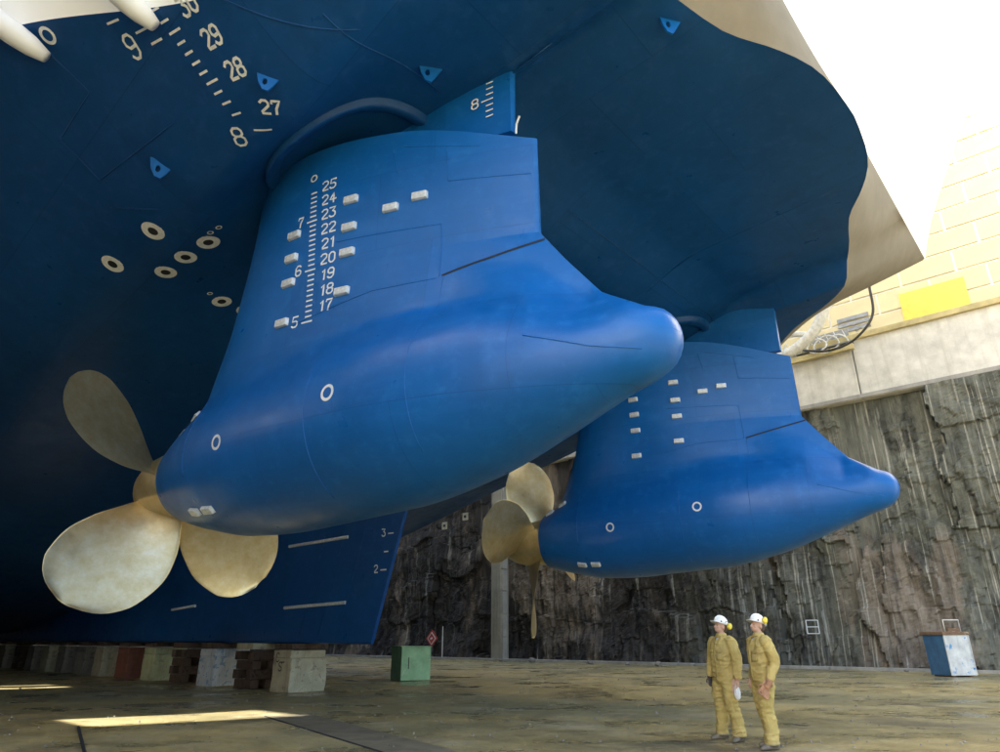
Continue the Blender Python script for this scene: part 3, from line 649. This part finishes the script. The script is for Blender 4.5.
def rough_box(c, d, seed, amp=.02, n=3):
    bm = bmesh.new(); bmesh.ops.create_cube(bm, size=1); bmesh.ops.subdivide_edges(bm, edges=bm.edges[:], cuts=n, use_grid_fill=True)
    for v in bm.verts:
        v.co = Vector((v.co.x * d[0] + c[0], v.co.y * d[1] + c[1], v.co.z * d[2] + c[2])); q = noise.noise_vector(v.co * 2.7 + Vector((seed * 3.1, 0, 0))); v.co.x += q.x * amp; v.co.y += q.y * amp
    return bm
def bmo(bm, name, mat, parent=None, smooth=False, bevel=0):
    me = bpy.data.meshes.new(name); bm.to_mesh(me); bm.free(); o = mesh_obj(name, me, mat, parent, smooth)
    if bevel: b = o.modifiers.new('bevel', 'BEVEL'); b.width = bevel; b.segments = 2; b.limit_method = 'ANGLE'; b.angle_limit = R(45)
    return o
for k, mk in enumerate(BLK):
    a = 13.9 + 2.35 * k + random.uniform(-.15, .15); q = W(a, random.uniform(-.08, .08)); t = empty('keel_block', q, SHIPROT + random.uniform(-.06, .06))
    grey = BLAB[k].startswith('dusty'); tag(t, BLAB[k], 'keel block', 'keel blocks under the skeg')
    lw = 1.32 + random.uniform(-.08, .12)
    if mk == 'blk_wood':
        for j in range(4):
            for sgn in ((-1, 1) if j % 2 else (-1, 0, 1)):
                if j % 2: bmo(rough_box((sgn * .42, 0, .15 + .275 * j), (.30, lw, .26), k * 9 + j, .012, 2), 'timber', M['blk_wood'], t, bevel=.015)
                else: bmo(rough_box((0, sgn * .5, .15 + .275 * j), (1.05, .28, .26), k * 9 + j + sgn, .012, 2), 'timber', M['blk_wood'], t, bevel=.015)
        bmo(rough_box((0, 0, 1.25), (1.1, lw, .18), k, .01, 2), 'timber_cap', M['blk_tan'] if k == 1 else M['blk_wood'], t, bevel=.015)
    else:
        bmo(rough_box((0, 0, .46), (1.02, lw, .94), k, .035, 4), 'concrete_base', M[mk], t, bevel=.03)
        bmo(rough_box((.02, .03, 1.04), (.96, lw * .96, .22), k + 50, .02, 3), 'upper_block', M[mk], t, bevel=.02)
        for j in range(3): bmo(rough_box((-.33 + .33 * j, 0, 1.26), (.31, lw * 1.02, .155), k * 5 + j, .012, 2), 'timber_cap', M['blk_wood'], t, bevel=.012)
    if k == 0:
        for s_, z_, x_ in (('C', .95, .28), ('S', .70, .10), ('-', .82, -.02)):
            V, F = stroke([[(x * .26 - x_ * 0 , y * .24) for x, y in L] for L in DG[s_]], lambda x, y: Vector((x_ - x, lw / 2 + .035, z_ - .12 + y)), .03); from_py('spray_mark', V, F, M['paint_black'], t)

# ---------------------------------------------------------------- green box, paint-daubed skip
gb = empty('green_box', (-3.42, 27.95, 0), R(28)); tag(gb, 'pale green painted steel box standing alone on the dock floor', 'box')
MB().box((0, 0, .60), (1.18, 1.14, 1.16)).build('box_body', M['green'], gb, bevel=.02); MB().box((0, 0, 1.19), (1.22, 1.18, .045)).build('lid', M['green'], gb, bevel=.01); MB().box((-.3, -.575, .62), (.03, .012, .4)).build('stencil_mark', M['paint_black'], gb)
sk = empty('waste_skip', (19.0, 30.75, 0), R(-31.6 + 42)); tag(sk, 'blue steel skip with one side daubed white, standing by the rock wall', 'skip')
MB().box((0, 0, .85), (1.16, 1.10, 1.58), taper=1.05).build('skip_body', M['skip_blue'], sk, bevel=.015)
MB().box((0, 0, 1.69), (1.34, 1.28, .13)).build('rim', M['rust'], sk, bevel=.015)
from_py('white_side', [(-.575, -.56, .07), (.575, -.56, .07), (.602, -.585, 1.62), (-.602, -.585, 1.62)], [(0, 1, 2, 3)], M['skip_white'], sk)
for x in (-.585, .585): MB().box((x, -.575, .84), (.045, .05, 1.54)).build('rib', M['skip_white'], sk)
MB().tube([(-.3, -.4, 1.75), (-.3, -.4, 2.22), (.45, -.4, 2.22), (.45, -.4, 1.75)], .026, 8).build('handrail', M['hose'], sk, True); MB().box((.1, -.4, 1.82), (.6, .12, .14)).build('timber', M['rust'], sk)
for x in (-.4, .4): MB().box((x, 0, .03), (.14, 1.0, .06)).build('runner', M['rust'], sk)

# ---------------------------------------------------------------- clutter on the coping and the rock wall
def S3(a, l, z): return W(a, l, z)
def spline(pts, n=8):
    P_ = [Vector(p) for p in pts]; out = []
    for i in range(len(P_) - 1):
        p0, p1, p2, p3 = P_[max(0, i - 1)], P_[i], P_[i + 1], P_[min(len(P_) - 1, i + 2)]
        for k in range(n):
            t = k / n; out.append(.5 * ((2 * p1) + (p2 - p0) * t + (2 * p0 - 5 * p1 + 4 * p2 - p3) * t * t + (3 * p1 - p0 - 3 * p2 + p3) * t ** 3))
    return out + [P_[-1]]
def tubething(name, pts, r, mat, label, cat, group=None):
    q = spline([S3(*p) for p in pts]); o = MB().tube(q, r, 10).build(name, M[mat], None, True); tag(o, label, cat, group); return o
dk = [(3.0, 25.3, 20.0), (3.23, 25, 19.1), (4.05, 25, 17.8), (5.11, 25, 17.06), (6.18, 25, 16.74), (7.4, 25.6, 16.9)]
q = spline([S3(*p) for p in dk], 14); rr = [.30 + .022 * math.sin(i * 2.6) for i in range(len(q))]
tag(MB().tube(q, rr, 16).build('ventilation_duct', M['hose'], None, True), 'thick white flexible duct curving down past the coping', 'duct')
tubething('service_pipe', [(6.6, 25.2, 18.3), (5.69, 25.1, 18.1), (4.37, 25.0, 17.6)], .17, 'hose', 'short white pipe joining the thick curved duct', 'pipe')
tubething('power_cable', [(1.3, 27.6, 22.4), (1.21, 26.8, 20.28), (1.35, 26.6, 18.42), (2.47, 26.6, 17.3), (3.85, 26.7, 17.05), (5.19, 27, 17.5), (5.9, 28.0, 18.2)], .07, 'cable', 'black cable drooping in a long loop over the coping', 'cable')
for i, (r_, da) in enumerate(((.55, 0), (.7, .5), (.62, 1.05))):
    pts = [S3(4.7 - da + r_ * math.cos(t * math.pi / 8), 27.3 + .12 * i + .1 * math.sin(t), 17.75 + r_ * .75 * math.sin(t * math.pi / 8)) for t in range(16)]
    tag(MB().tube(pts, .045, 8, closed=True).build('coiled_hose', M['hose'], None, True), 'pale hose coiled in a loop beside the cable tray on the coping', 'hose', 'coiled hoses on the coping')
ct = DOCK('cable_tray', 4.4, 27.9); tag(ct, 'grey metal cable tray on the coping behind the coiled hoses', 'cable tray')
MB().box((0, -.5, 18.45), (2.6, .08, .75)).build('back_plate', M['greymetal'], ct)
for k in range(6): MB().tube([(-1.2 + .48 * k, -.42, 18.1), (-1.0 + .48 * k, -.42, 18.8)], .025, 6).build('rung', M['hose'], ct)
yb = DOCK('yellow_beam', 4.6, 27.6); tag(yb, 'yellow edge beam under the cable tray on the coping', 'beam'); MB().box((0, 0, 17.3), (3.6, .3, .34)).build('beam', M['yellow_trim'], yb, bevel=.02)
MB().box((-.2, -.05, 17.6), (3.2, .5, .06)).build('platform', M['greymetal'], yb)
sg_ = DOCK('warning_sign', 36.5, WALL_L - 1.85, 1.5); tag(sg_, 'small red diamond sign fixed low on the dark rock wall', 'sign')
dm = Matrix.Rotation(R(45), 3, 'Y'); MB().box((0, 0, 0), (.95, .04, .95), dm).build('sign_plate', M['sign_red'], sg_); MB().box((0, .03, 0), (.68, .02, .68), dm).build('sign_border', M['mark'], sg_); MB().box((0, .046, 0), (.56, .02, .56), dm).build('sign_face', M['sign_red'], sg_); MB().box((0, .062, 0), (.25, .02, .12), Matrix.Rotation(R(20), 3, 'Y')).build('sign_symbol', M['mark'], sg_)
MB().tube([(-.9, -.3, -1.4), (-.9, -.3, .9)], .04, 6).build('post', M['hose'], sg_)
for a, z, lb in ((35.8, 10.3, 'small pale plate bolted to the dark rock wall, the lower of two'), (33.4, 10.8, 'small pale plate bolted to the dark rock wall, the higher of two')):
    t = DOCK('wall_plate', a, WALL_L - 1.5, z); tag(t, lb, 'plate', 'plates on the rock wall'); MB().box((0, 0, 0), (.6, .05, .6)).build('plate', M['blk_tan'], t); MB().box((0, .035, 0), (.25, .03, .2)).build('inset', M['dark'], t)
fr = DOCK('steel_frame', 7.32, WALL_L - 1.75, 2.06); tag(fr, 'small white steel frame hung on the streaked rock wall', 'frame')
for x in (-.38, .38): MB().tube([(x * .8, 0, -.34), (x * .8, 0, .34)], .03, 6).build('upright', M['mark'], fr)
for z in (-.33, 0, .33): MB().tube([(-.3, 0, z), (.3, 0, z)], .026, 6).build('crossbar', M['mark'], fr)
for i, (a, l, s) in enumerate(((9.2, 25.9, .16), (15.6, 24.9, .22), (17.8, 25.1, .14), (20.2, 24.8, .2), (3.2, 26.3, .12), (12.4, 25.2, .18), (25.5, 25.6, .25), (28.1, 25.4, .2))):
    bm = bmesh.new(); bmesh.ops.create_icosphere(bm, subdivisions=2, radius=s)
    for v in bm.verts: v.co *= 1 + .35 * noise.noise(v.co * 6 + Vector((i * 4, 0, 0))); v.co.z *= .7
    o = bmo(bm, 'loose_stone', M['blk_grey']); o.location = S3(a, l, s * .5); tag(o, 'loose broken stone lying near the foot of the rock wall', 'stone', 'loose stones by the rock wall')
# slabs let into the floor, their joints open and dirty
fl = bpy.data.objects['dock_floor']
for pts in (((-7.45, 13.35), (-4.72, 14.97), (2.3, 4.6), (-.9, 2.7)), ((-4.68, 15.0), (-3.9, 15.46), (3.1, 5.1), (2.33, 4.64))):
    MB().add([(x, y, .024) for x, y in pts] + [(x, y, -.03) for x, y in pts], [(3, 2, 1, 0), (0, 1, 5, 4), (1, 2, 6, 5), (2, 3, 7, 6), (3, 0, 4, 7)]).build('floor_slab', M['plate'] if pts[0][0] > -5 else M['floor'], fl)
MB().tube([(-7.46, 13.33, .012), (-.92, 2.7, .012)], .028, 5).build('slab_joint', M['dark'], fl); MB().tube([(-4.70, 14.985, .016), (2.31, 4.62, .016)], .022, 5).build('slab_joint', M['dark'], fl)
gm_ = MB()
for i in range(700):
    u = random.random(); y_ = 9 + 26 * u ** 1.6; x_ = random.uniform(-.85, .8) * y_; s_ = random.uniform(.008, .022) * (1 + y_ / 18); a_ = random.uniform(0, 3)
    rg = [Vector((x_ + s_ * random.uniform(.6, 1.3) * math.cos(a_ + k * 1.5708), y_ + s_ * random.uniform(.6, 1.3) * math.sin(a_ + k * 1.5708), .012)) for k in range(4)]
    gm_.add(rg + [Vector((x_, y_, .018 + s_ * .7))], [(0, 1, 4), (1, 2, 4), (2, 3, 4), (3, 0, 4)])
tag(gm_.build('floor_grit', M['blk_grey']), 'scattered grit and chips of stone on the dock floor', 'grit', None, 'stuff')
ew = DOCK('dock_end_wall', 84, 0); tag(ew, 'concrete wall closing the dock beyond the ship', 'dock wall'); MB().box((1, 0, 9), (2, 70, 18)).build('wall', M['greywall'], ew)
# ---------------------------------------------------------------- two workers
M['coverall'] = None
n = NM('coverall_cloth', .9, 0, .2); col = n.ramp(n.noise(5, 6, .65), (.3, (.37, .275, .085)), (.7, (.52, .405, .15)))
col = n.mix(n.ramp(n.noise(3, 5, .7, n.map((1, 1, .5), loc=(3, 3, 1))), (.52, 0), (.75, .6)), col, (.28, .225, .11)); n.color(col); n.bump(n.math('ADD', n.noise(16, 5, .6), n.math('MULTIPLY', n.noise(420, 2), .2)), .5, .012); M['coverall'] = n.m
M['skin'] = simple('skin', (.50, .30, .21), .5, var=.15, scale=12); M['boot'] = simple('boot_leather', (.17, .145, .11), .6, var=.35, scale=9); M['helmet'] = simple('helmet_white', (.82, .82, .79), .28, var=.06); M['muff'] = simple('ear_muff_yellow', (.78, .62, .06), .4, var=.12)
M['hair'] = simple('hair_brown', (.09, .06, .04), .7); M['rag'] = simple('white_rag', (.74, .75, .76), .9, var=.15, scale=20, bump=.5, bscale=30); M['glove'] = simple('leather_glove', (.34, .17, .085), .7, var=.3, scale=16); M['dkglove'] = simple('dark_glove', (.05, .045, .045), .8); M['shirt'] = simple('shirt_grey', (.42, .45, .48), .9, var=.5, scale=40)
def ell(c, rx, ry, n_=24, tilt=(0, 0)): return [Vector((c[0] + rx * math.cos(2 * math.pi * k / n_), c[1] + ry * math.sin(2 * math.pi * k / n_), c[2] + tilt[0] * rx * math.cos(2 * math.pi * k / n_))) for k in range(n_)]
def limb(mb, pts, rad, n_=14):
    q = spline(pts, 5); m = len(q); r_ = [lin(i / (m - 1) * (len(rad) - 1), list(enumerate(rad))) for i in range(m)]
    mb.tube(q, r_, n_); mb.sphere(q[0], r_[0] * .99, 12, 8); mb.sphere(q[-1], r_[-1] * .99, 12, 8)
def hand(mb, wrist, d, palm_n, thumb_dir, curl=.5, size=1.0):
    """palm along d from the wrist, four unequal bent fingers and a thumb leaving the side of the palm"""
    d = Vector(d).normalized(); pn = Vector(palm_n); pn = (pn - d * pn.dot(d)).normalized(); sd_ = d.cross(pn).normalized()
    if sd_.dot(Vector(thumb_dir)) < 0: sd_ = -sd_
    w = Vector(wrist); R_ = Matrix((d, sd_, pn)).transposed()
    mb.sphere(w + d * .05 * size, (.058 * size, .042 * size, .018 * size), 14, 9, R_)
    mb.tube([w - d * .03, w + d * .03], .026 * size, 10)
    for k, (o_, L) in enumerate(((.030, .068), (.010, .078), (-.011, .073), (-.031, .058))):
        p = w + d * .088 * size + sd_ * o_ * size; pts = [p - d * .025 * size, p]; a = 0
        for j in range(3):
            a += curl * (.5, .9, .8)[j]; p = p + (d * math.cos(a) + pn * math.sin(a)) * L * size * (.42, .33, .25)[j]; pts.append(p)
        mb.tube(pts, [.0095 * size, .0095 * size, .009 * size, .0085 * size, .007 * size], 8); mb.sphere(pts[-1], .007 * size, 8, 6)
    p = w + d * .022 * size + sd_ * .036 * size; pts = [p - sd_ * .02 * size, p]
    for dd, L in ((d * .6 + sd_ * .75, .034), (d * .85 + sd_ * .3 + pn * .35, .030), (d * .9 + pn * .5, .024)): p = p + dd.normalized() * L * size; pts.append(p)
    mb.tube(pts, [.013 * size, .0125 * size, .011 * size, .010 * size, .008 * size], 8); mb.sphere(pts[-1], .008 * size, 8, 6)
    return w + d * .10 * size + pn * .02
def make_person(loc, rz, label, pose):
    root = empty('person', loc, rz); tag(root, label, 'person', 'workers under the stern')
    mb = MB(); lean = pose.get('lean', 0.0)
    tor = [(.80, .120, .165, 0), (.88, .150, .190, .0), (.97, .155, .195, 0.005), (1.07, .148, .186, .008), (1.13, .158, .192, .010), (1.22, .160, .202, .008), (1.32, .158, .215, .004), (1.40, .145, .215, -.005), (1.46, .115, .185, -.012), (1.505, .080, .120, -.012), (1.545, .064, .074, -.006)]
    mb.loft([ell((xo + lean * (z - .9), 0, z), rx, ry) for z, rx, ry, xo in tor])
    sx = lean * .55
    for sgn in (1, -1):
        h = Vector((0, sgn * .098, .90)); kx, ky, fx, fy, rot = pose['legs'][sgn]
        kn = Vector((kx, sgn * .11 + ky, .50)); an = Vector((fx, sgn * .12 + fy, .115))
        limb(mb, [h, h.lerp(kn, .5) + Vector((.012, sgn * .01, 0)), kn, kn.lerp(an, .55) + Vector((-.022, 0, 0)), an], [.120, .118, .102, .100, .098])
        mb.loft([ell((an.x - .005, an.y, z), r_, r_ * .94, 18) for z, r_ in ((.055, .100), (.085, .108), (.12, .098), (.145, .106), (.175, .094), (.20, .100))])
        f = Vector((math.cos(rot), math.sin(rot), 0)); s_ = Vector((-f.y, f.x, 0)); rings = []
        for t, hw, zt in ((-.115, .020, .06), (-.10, .036, .085), (-.04, .042, .11), (.03, .044, .10), (.10, .050, .075), (.15, .048, .062), (.185, .032, .045), (.198, .012, .03)):
            rings.append([Vector((an.x, an.y, 0)) + f * t + s_ * hw * math.cos(2 * math.pi * k / 16) + Vector((0, 0, max(.002, zt * (.5 + .55 * math.sin(2 * math.pi * k / 16))))) for k in range(16)])
        mb.loft(rings)
        sh = Vector((sx - .01, sgn * .185, 1.425)); el, wr = Vector(pose['arms'][sgn][0]), Vector(pose['arms'][sgn][1])
        limb(mb, [sh, sh.lerp(el, .5) + Vector((-.01, sgn * .012, 0)), el, el.lerp(wr, .55), wr.lerp(el, .12)], [.092, .086, .074, .068, .058])
        mb.tube([wr.lerp(el, .16), wr.lerp(el, .05)], [.056, .054], 12)
    # neck, head (turned and tilted)
    hm = Matrix.Translation((sx + .005, 0, 1.56)) @ Matrix.Rotation(pose['yaw'], 4, 'Z') @ Matrix.Rotation(-pose['up'], 4, 'Y')
    H = lambda x_, y_, z_: hm @ Vector((x_, y_, z_))
    mb.tube([(sx - .01, 0, 1.48), H(-.012, 0, .05)], [.060, .056], 14)
    r3 = hm.to_3x3()
    mb.sphere(H(-.005, 0, .125), (.098, .077, .105), 20, 14, r3); mb.sphere(H(.022, 0, .055), (.072, .060, .062), 16, 10, r3); mb.sphere(H(.060, 0, .025), (.026, .032, .020), 12, 8, r3)
    mb.tube([H(.085, 0, .108), H(.100, 0, .085), H(.108, 0, .068), H(.092, 0, .060)], [.009, .012, .016, .010], 10); mb.sphere(H(.100, 0, .064), (.012, .019, .010), 10, 7, r3)
    mb.sphere(H(.076, 0, .122), (.018, .055, .012), 12, 7, r3); mb.sphere(H(.078, 0, .043), (.015, .026, .007), 12, 7, r3); mb.sphere(H(.080, 0, .031), (.013, .022, .007), 12, 7, r3)
    for s_ in (1, -1): mb.sphere(H(.058, s_ * .040, .078), (.028, .022, .024), 10, 7, r3); mb.sphere(H(-.012, s_ * .080, .085), (.020, .010, .032), 10, 7, r3)
    grips = {}
    for sgn in (1, -1): a = pose['arms'][sgn]; grips[sgn] = hand(mb, a[1], a[2], a[3], a[4], a[5])
    src = from_py('body_src', mb.V, mb.F, M['coverall'])
    rm = src.modifiers.new('r', 'REMESH'); rm.mode = 'VOXEL'; rm.voxel_size = .0072; rm.use_smooth_shade = True
    dg = bpy.context.evaluated_depsgraph_get(); me = bpy.data.meshes.new_from_object(src.evaluated_get(dg)); me.name = 'body'
    bpy.data.objects.remove(src)
    body_ = mesh_obj('body', me, [M['coverall'], M['skin'], M['boot'], M['shirt'], M['dkglove']], root, True)
    me.materials.clear()
    for m_ in (M['coverall'], M['skin'], M['boot'], M['shirt'], M['dkglove']): me.materials.append(m_)
    hands = [(Vector(pose['arms'][s_][1]), Vector(pose['arms'][s_][2]).normalized(), s_) for s_ in (1, -1)]
    headc = H(0, 0, .1)
    def region(c):
        for w_, d_, s_ in hands:
            q = c - w_
            if q.length < .22 and q.dot(d_) > -.012 and (q - d_ * q.dot(d_)).length < .09: return 4 if pose.get('dark') == s_ else 1
        if c.z > 1.535 + (c.x - sx) * -.35 and (c - headc).length < .26: return 1
        if c.z > 1.44 and c.x - sx > .055 and abs(c.y) < .05 - (1.54 - c.z) * .4: return 3
        if c.z < .075: return 2
        return 0
    bm = bmesh.new(); bm.from_mesh(me)
    for _ in range(2): bmesh.ops.smooth_vert(bm, verts=[v for v in bm.verts if region(v.co) in (0, 2)], factor=.5, use_axis_x=True, use_axis_y=True, use_axis_z=True)
    bm.normal_update(); sd0 = pose['seed']; off = {}
    for v in bm.verts:                              # cloth folds: hanging drapes plus crumples at joints and cuffs
        if region(v.co) != 0: continue
        c = v.co; joint = max(math.exp(-((c.z - .50) / .10) ** 2) * (1 if abs(c.y) < .3 and c.z < .8 else 0), math.exp(-((c.z - .16) / .07) ** 2), math.exp(-((c.z - 1.10) / .05) ** 2), math.exp(-((c.z - .86) / .07) ** 2)) if c.z < 1.4 else 0
        d1 = noise.noise((c.x * 9 + sd0, c.y * 9, c.z * 3.2)); d2 = noise.noise((c.x * 7, c.y * 7 + sd0, c.z * 26)); d3 = noise.noise((c.x * 22, c.y * 22, c.z * 14 + sd0))
        rg = 1 - abs(noise.noise((c.x * 8 + c.z * 5, c.y * 8 + sd0, c.z * 7))) * 2
        off[v] = d1 * .016 + d2 * .013 * (.2 + joint) + d3 * .004 + max(0, rg - .5) * .022 - .004
    for v, k in off.items(): v.co += v.normal * k
    for f in bm.faces: f.material_index = region(f.calc_center_median()); f.smooth = True
    bm.to_mesh(me); bm.free()
    # helmet with peak and yellow ear muffs
    hb = MB(); rings = []
    for i in range(9):
        p = math.pi / 2 * i / 8.6; rings.append([H(-.012 + .133 * math.cos(p) * math.cos(2 * math.pi * k / 28), .110 * math.cos(p) * math.sin(2 * math.pi * k / 28), .140 + .018 * math.cos(2 * math.pi * k / 28) * math.cos(p) + .125 * math.sin(p)) for k in range(28)])
    hb.loft(rings); helm = hb.build('helmet', M['helmet'], root, True)
    br = MB(); V = []
    for i in range(15):
        t = -1.25 + 2.5 * i / 14; e = math.cos(t * .98) ** .7 * .062
        for r_, dz in ((0, .004), (.5, .0), (1, -.008)): V.append(H(-.012 + (.131 + e * r_) * math.cos(t), (.108 + e * r_ * .6) * math.sin(t), .146 + .018 * math.cos(t) + dz))
        for r_, dz in ((1, -.016), (0, -.008)): V.append(H(-.012 + (.131 + e * r_) * math.cos(t), (.108 + e * r_ * .6) * math.sin(t), .146 + .018 * math.cos(t) + dz))
    F = [];
    for i in range(14):
        for j in range(5): F.append((i * 5 + j, (i + 1) * 5 + j, (i + 1) * 5 + (j + 1) % 5, i * 5 + (j + 1) % 5))
    F += [(4, 3, 2, 1, 0), tuple(14 * 5 + j for j in range(5))]; br.add(V, F); br.build('peak', M['helmet'], helm, True)
    ridge = MB(); ridge.tube([H(-.012 + .134 * math.cos(p), 0, .142 + .018 * math.cos(p) + .127 * math.sin(p)) for p in [.25 + .33 * k for k in range(8)]], .011, 8); ridge.build('ridge', M['helmet'], helm, True)
    for s_ in (1, -1):
        mu = MB(); c0 = pose['muff']; rings = []
        for y_, k in ((.092, .75), (.098, 1), (.128, 1), (.138, .82), (.142, .35)): rings.append([H(c0[0] + .040 * k * math.cos(2 * math.pi * q / 20), s_ * (y_ + .012), c0[1] + .050 * k * math.sin(2 * math.pi * q / 20)) for q in range(20)])
        mu.loft(rings); m_ = mu.build('ear_muff', M['muff'], helm, True)
        MB().tube([H(c0[0], s_ * .118, c0[1] + .03), H(c0[0] * .4, s_ * .128, c0[1] + .07), H(-.012, s_ * .114, .170)], .006, 6).build('muff_arm', M['dkglove'], helm, True)
        MB().sphere(H(.062, s_ * .112, .168), (.014, .006, .012), 10, 6, r3).build('helmet_badge', M['dkglove'], helm)
        eye = MB().sphere(H(.078, s_ * .030, .104), (.009, .012, .006), 8, 6, r3).build('eye', M['dkglove'], root)
        MB().tube([H(.082, s_ * .014, .120), H(.085, s_ * .032, .124), H(.074, s_ * .050, .119)], .0045, 6).build('eyebrow', M['hair'], root)
    hr = MB(); rings = []
    for z_, k in ((.03, .80), (.06, .98), (.10, 1.05), (.15, 1.04)): rings.append([H(-.016 + .100 * k * math.cos(t), .081 * k * math.sin(t), z_) for t in [1.75 + (2 * math.pi - 3.5) * q / 13 for q in range(14)]] + [H(-.016 + .09 * k * math.cos(t), .072 * k * math.sin(t), z_) for t in [1.75 + (2 * math.pi - 3.5) * q / 13 for q in reversed(range(14))]])
    hr.loft(rings); hr.build('hair', M['hair'], root, True)
    # collar and pocket flaps lie on the cloth: found by casting onto the finished body
    from mathutils.bvhtree import BVHTree
    bv = BVHTree.FromPolygons([v.co for v in me.vertices], [p.vertices for p in me.polygons])
    def onb(y_, z_, o_): h_ = bv.ray_cast(Vector((1, y_, z_)), Vector((-1, 0, 0))); return (h_[0] + Vector((o_, 0, 0))) if h_[0] else Vector((.16, y_, z_))
    for s_ in (1, -1):
        for nm, y0, y1, z0, z1, o_, mt in (('pocket_flap', .045, .145, 1.265, 1.31, .008, 'coverall'), ('pocket', .05, .14, 1.15, 1.262, .004, 'coverall')):
            V = []; F = []
            for i in range(5):
                for j in range(4): V.append(onb(s_ * (y0 + (y1 - y0) * i / 4), z0 + (z1 - z0) * j / 3 - (.012 * (1 - abs(i - 2) / 2) if nm == 'pocket_flap' and j == 0 else 0), o_))
            o = from_py(nm, V, grid_faces(5, 4), M[mt], root, True); so_ = o.modifiers.new('s', 'SOLIDIFY'); so_.thickness = .006
        cl = MB(); V = []
        for i in range(6):
            t = s_ * (.12 + .55 * i); 
            V += [Vector((sx - .008 + .070 * math.cos(t), .076 * math.sin(t), 1.555)), Vector((sx - .008 + .086 * math.cos(t) + (.03 if i == 0 else 0), .094 * math.sin(t), 1.505 - (.02 if i == 0 else 0)))]
        o = from_py('collar', V, [(2 * i, 2 * i + 2, 2 * i + 3, 2 * i + 1) for i in range(5)], M['coverall'], root, True); so_ = o.modifiers.new('s', 'SOLIDIFY'); so_.thickness = .012
    V = [onb(y_, z_, .005) for z_ in [.90 + .04 * k for k in range(15)] for y_ in (-.014, .014)]
    o = from_py('zip_placket', V, [(2 * i, 2 * i + 1, 2 * i + 3, 2 * i + 2) for i in range(14)], M['coverall'], root, True); so_ = o.modifiers.new('s', 'SOLIDIFY'); so_.thickness = .006
    Mw = Matrix.Translation(loc) @ Matrix.Rotation(rz, 4, 'Z')
    return {k: Mw @ v for k, v in grips.items()}, Mw
g1, m1 = make_person((3.60, 11.80, 0), R(207), 'worker in yellow coveralls turned half towards us, a white rag in one hand',
    dict(seed=1.3, lean=-.03, yaw=R(-12), up=R(14), muff=(-.085, .125), dark=-1, legs={1: (.03, .02, -.02, .05, .25), -1: (.0, -.02, .02, -.04, -.25)},
    arms={1: ((-.03, .285, 1.13), (.02, .30, .875), (.10, .03, -1), (.25, -1, 0), (1, -.1, 0), .45), -1: ((-.03, -.28, 1.13), (.03, -.285, .885), (.12, 0, -1), (.2, 1, 0), (1, .1, 0), .7)}))
g2, m2 = make_person((3.92, 10.98, 0), R(190), 'worker in yellow coveralls standing side-on, holding tan leather gloves',
    dict(seed=5.1, lean=-.02, yaw=R(4), up=R(12), muff=(-.040, .185), legs={1: (.06, .0, .07, .03, .12), -1: (-.02, .0, -.10, -.02, -.2)},
    arms={1: ((-.06, .27, 1.14), (.06, .285, .895), (.55, .02, -.8), (.3, -1, .1), (.9, .1, .4), .75), -1: ((-.08, -.27, 1.14), (.02, -.27, .90), (.4, .1, -.9), (.2, 1, 0), (1, 0, .3), .6)}))
# white rag and pair of gloves held in the hands
def cloth_lump(name, at, mat, sx_, sy_, sz_, seed, label, cat, rz=0):
    bm = bmesh.new(); bmesh.ops.create_icosphere(bm, subdivisions=4, radius=1)
    for v in bm.verts:
        c = v.co.copy(); fold = noise.noise((c.x * 3 + seed, c.y * 3, c.z * .9)) * .35 + noise.noise((c.x * 7, c.y * 7 + seed, c.z * 2)) * .18; w_ = .55 + .45 * (1 - (c.z + 1) / 2) + fold
        v.co = Vector((c.x * sx_ * w_, c.y * sy_ * w_, c.z * sz_ + fold * .02))
    o = bmo(bm, name, M[mat], None, True); o.location = at; o.rotation_euler = (0, 0, rz); tag(o, label, cat); return o
cloth_lump('cleaning_rag', g1[1] + Vector((0, 0, -.075)), 'rag', .060, .048, .115, 2.0, 'crumpled white rag hanging from the hand of the worker in coveralls', 'rag', .5)
gl = MB(); gw = m2.to_3x3()
base = Vector((.16, .275, .80))
gm = MB(); hand(gm, base + Vector((-.02, .03, .03)), (.75, .1, -.55), (0, 1, .2), (0, 0, 1), .35, 1.12); hand(gm, base + Vector((-.03, .05, -.0)), (.45, .15, -.8), (0, 1, .2), (1, 0, .4), .55, 1.1); gm.tube([base + Vector((-.10, .03, .07)), base + Vector((0, .035, .02))], [.05, .042], 12); gm.tube([base + Vector((-.075, .055, .10)), base + Vector((-.02, .05, .0))], [.048, .04], 12)
src = from_py('g', gm.V, gm.F, M['glove']); rm = src.modifiers.new('r', 'REMESH'); rm.mode = 'VOXEL'; rm.voxel_size = .006; dg = bpy.context.evaluated_depsgraph_get(); me = bpy.data.meshes.new_from_object(src.evaluated_get(dg)); bpy.data.objects.remove(src)
me.transform(m2); go = mesh_obj('work_gloves', me, M['glove'], None, True); tag(go, 'pair of tan leather work gloves held at the hip by a worker', 'gloves')
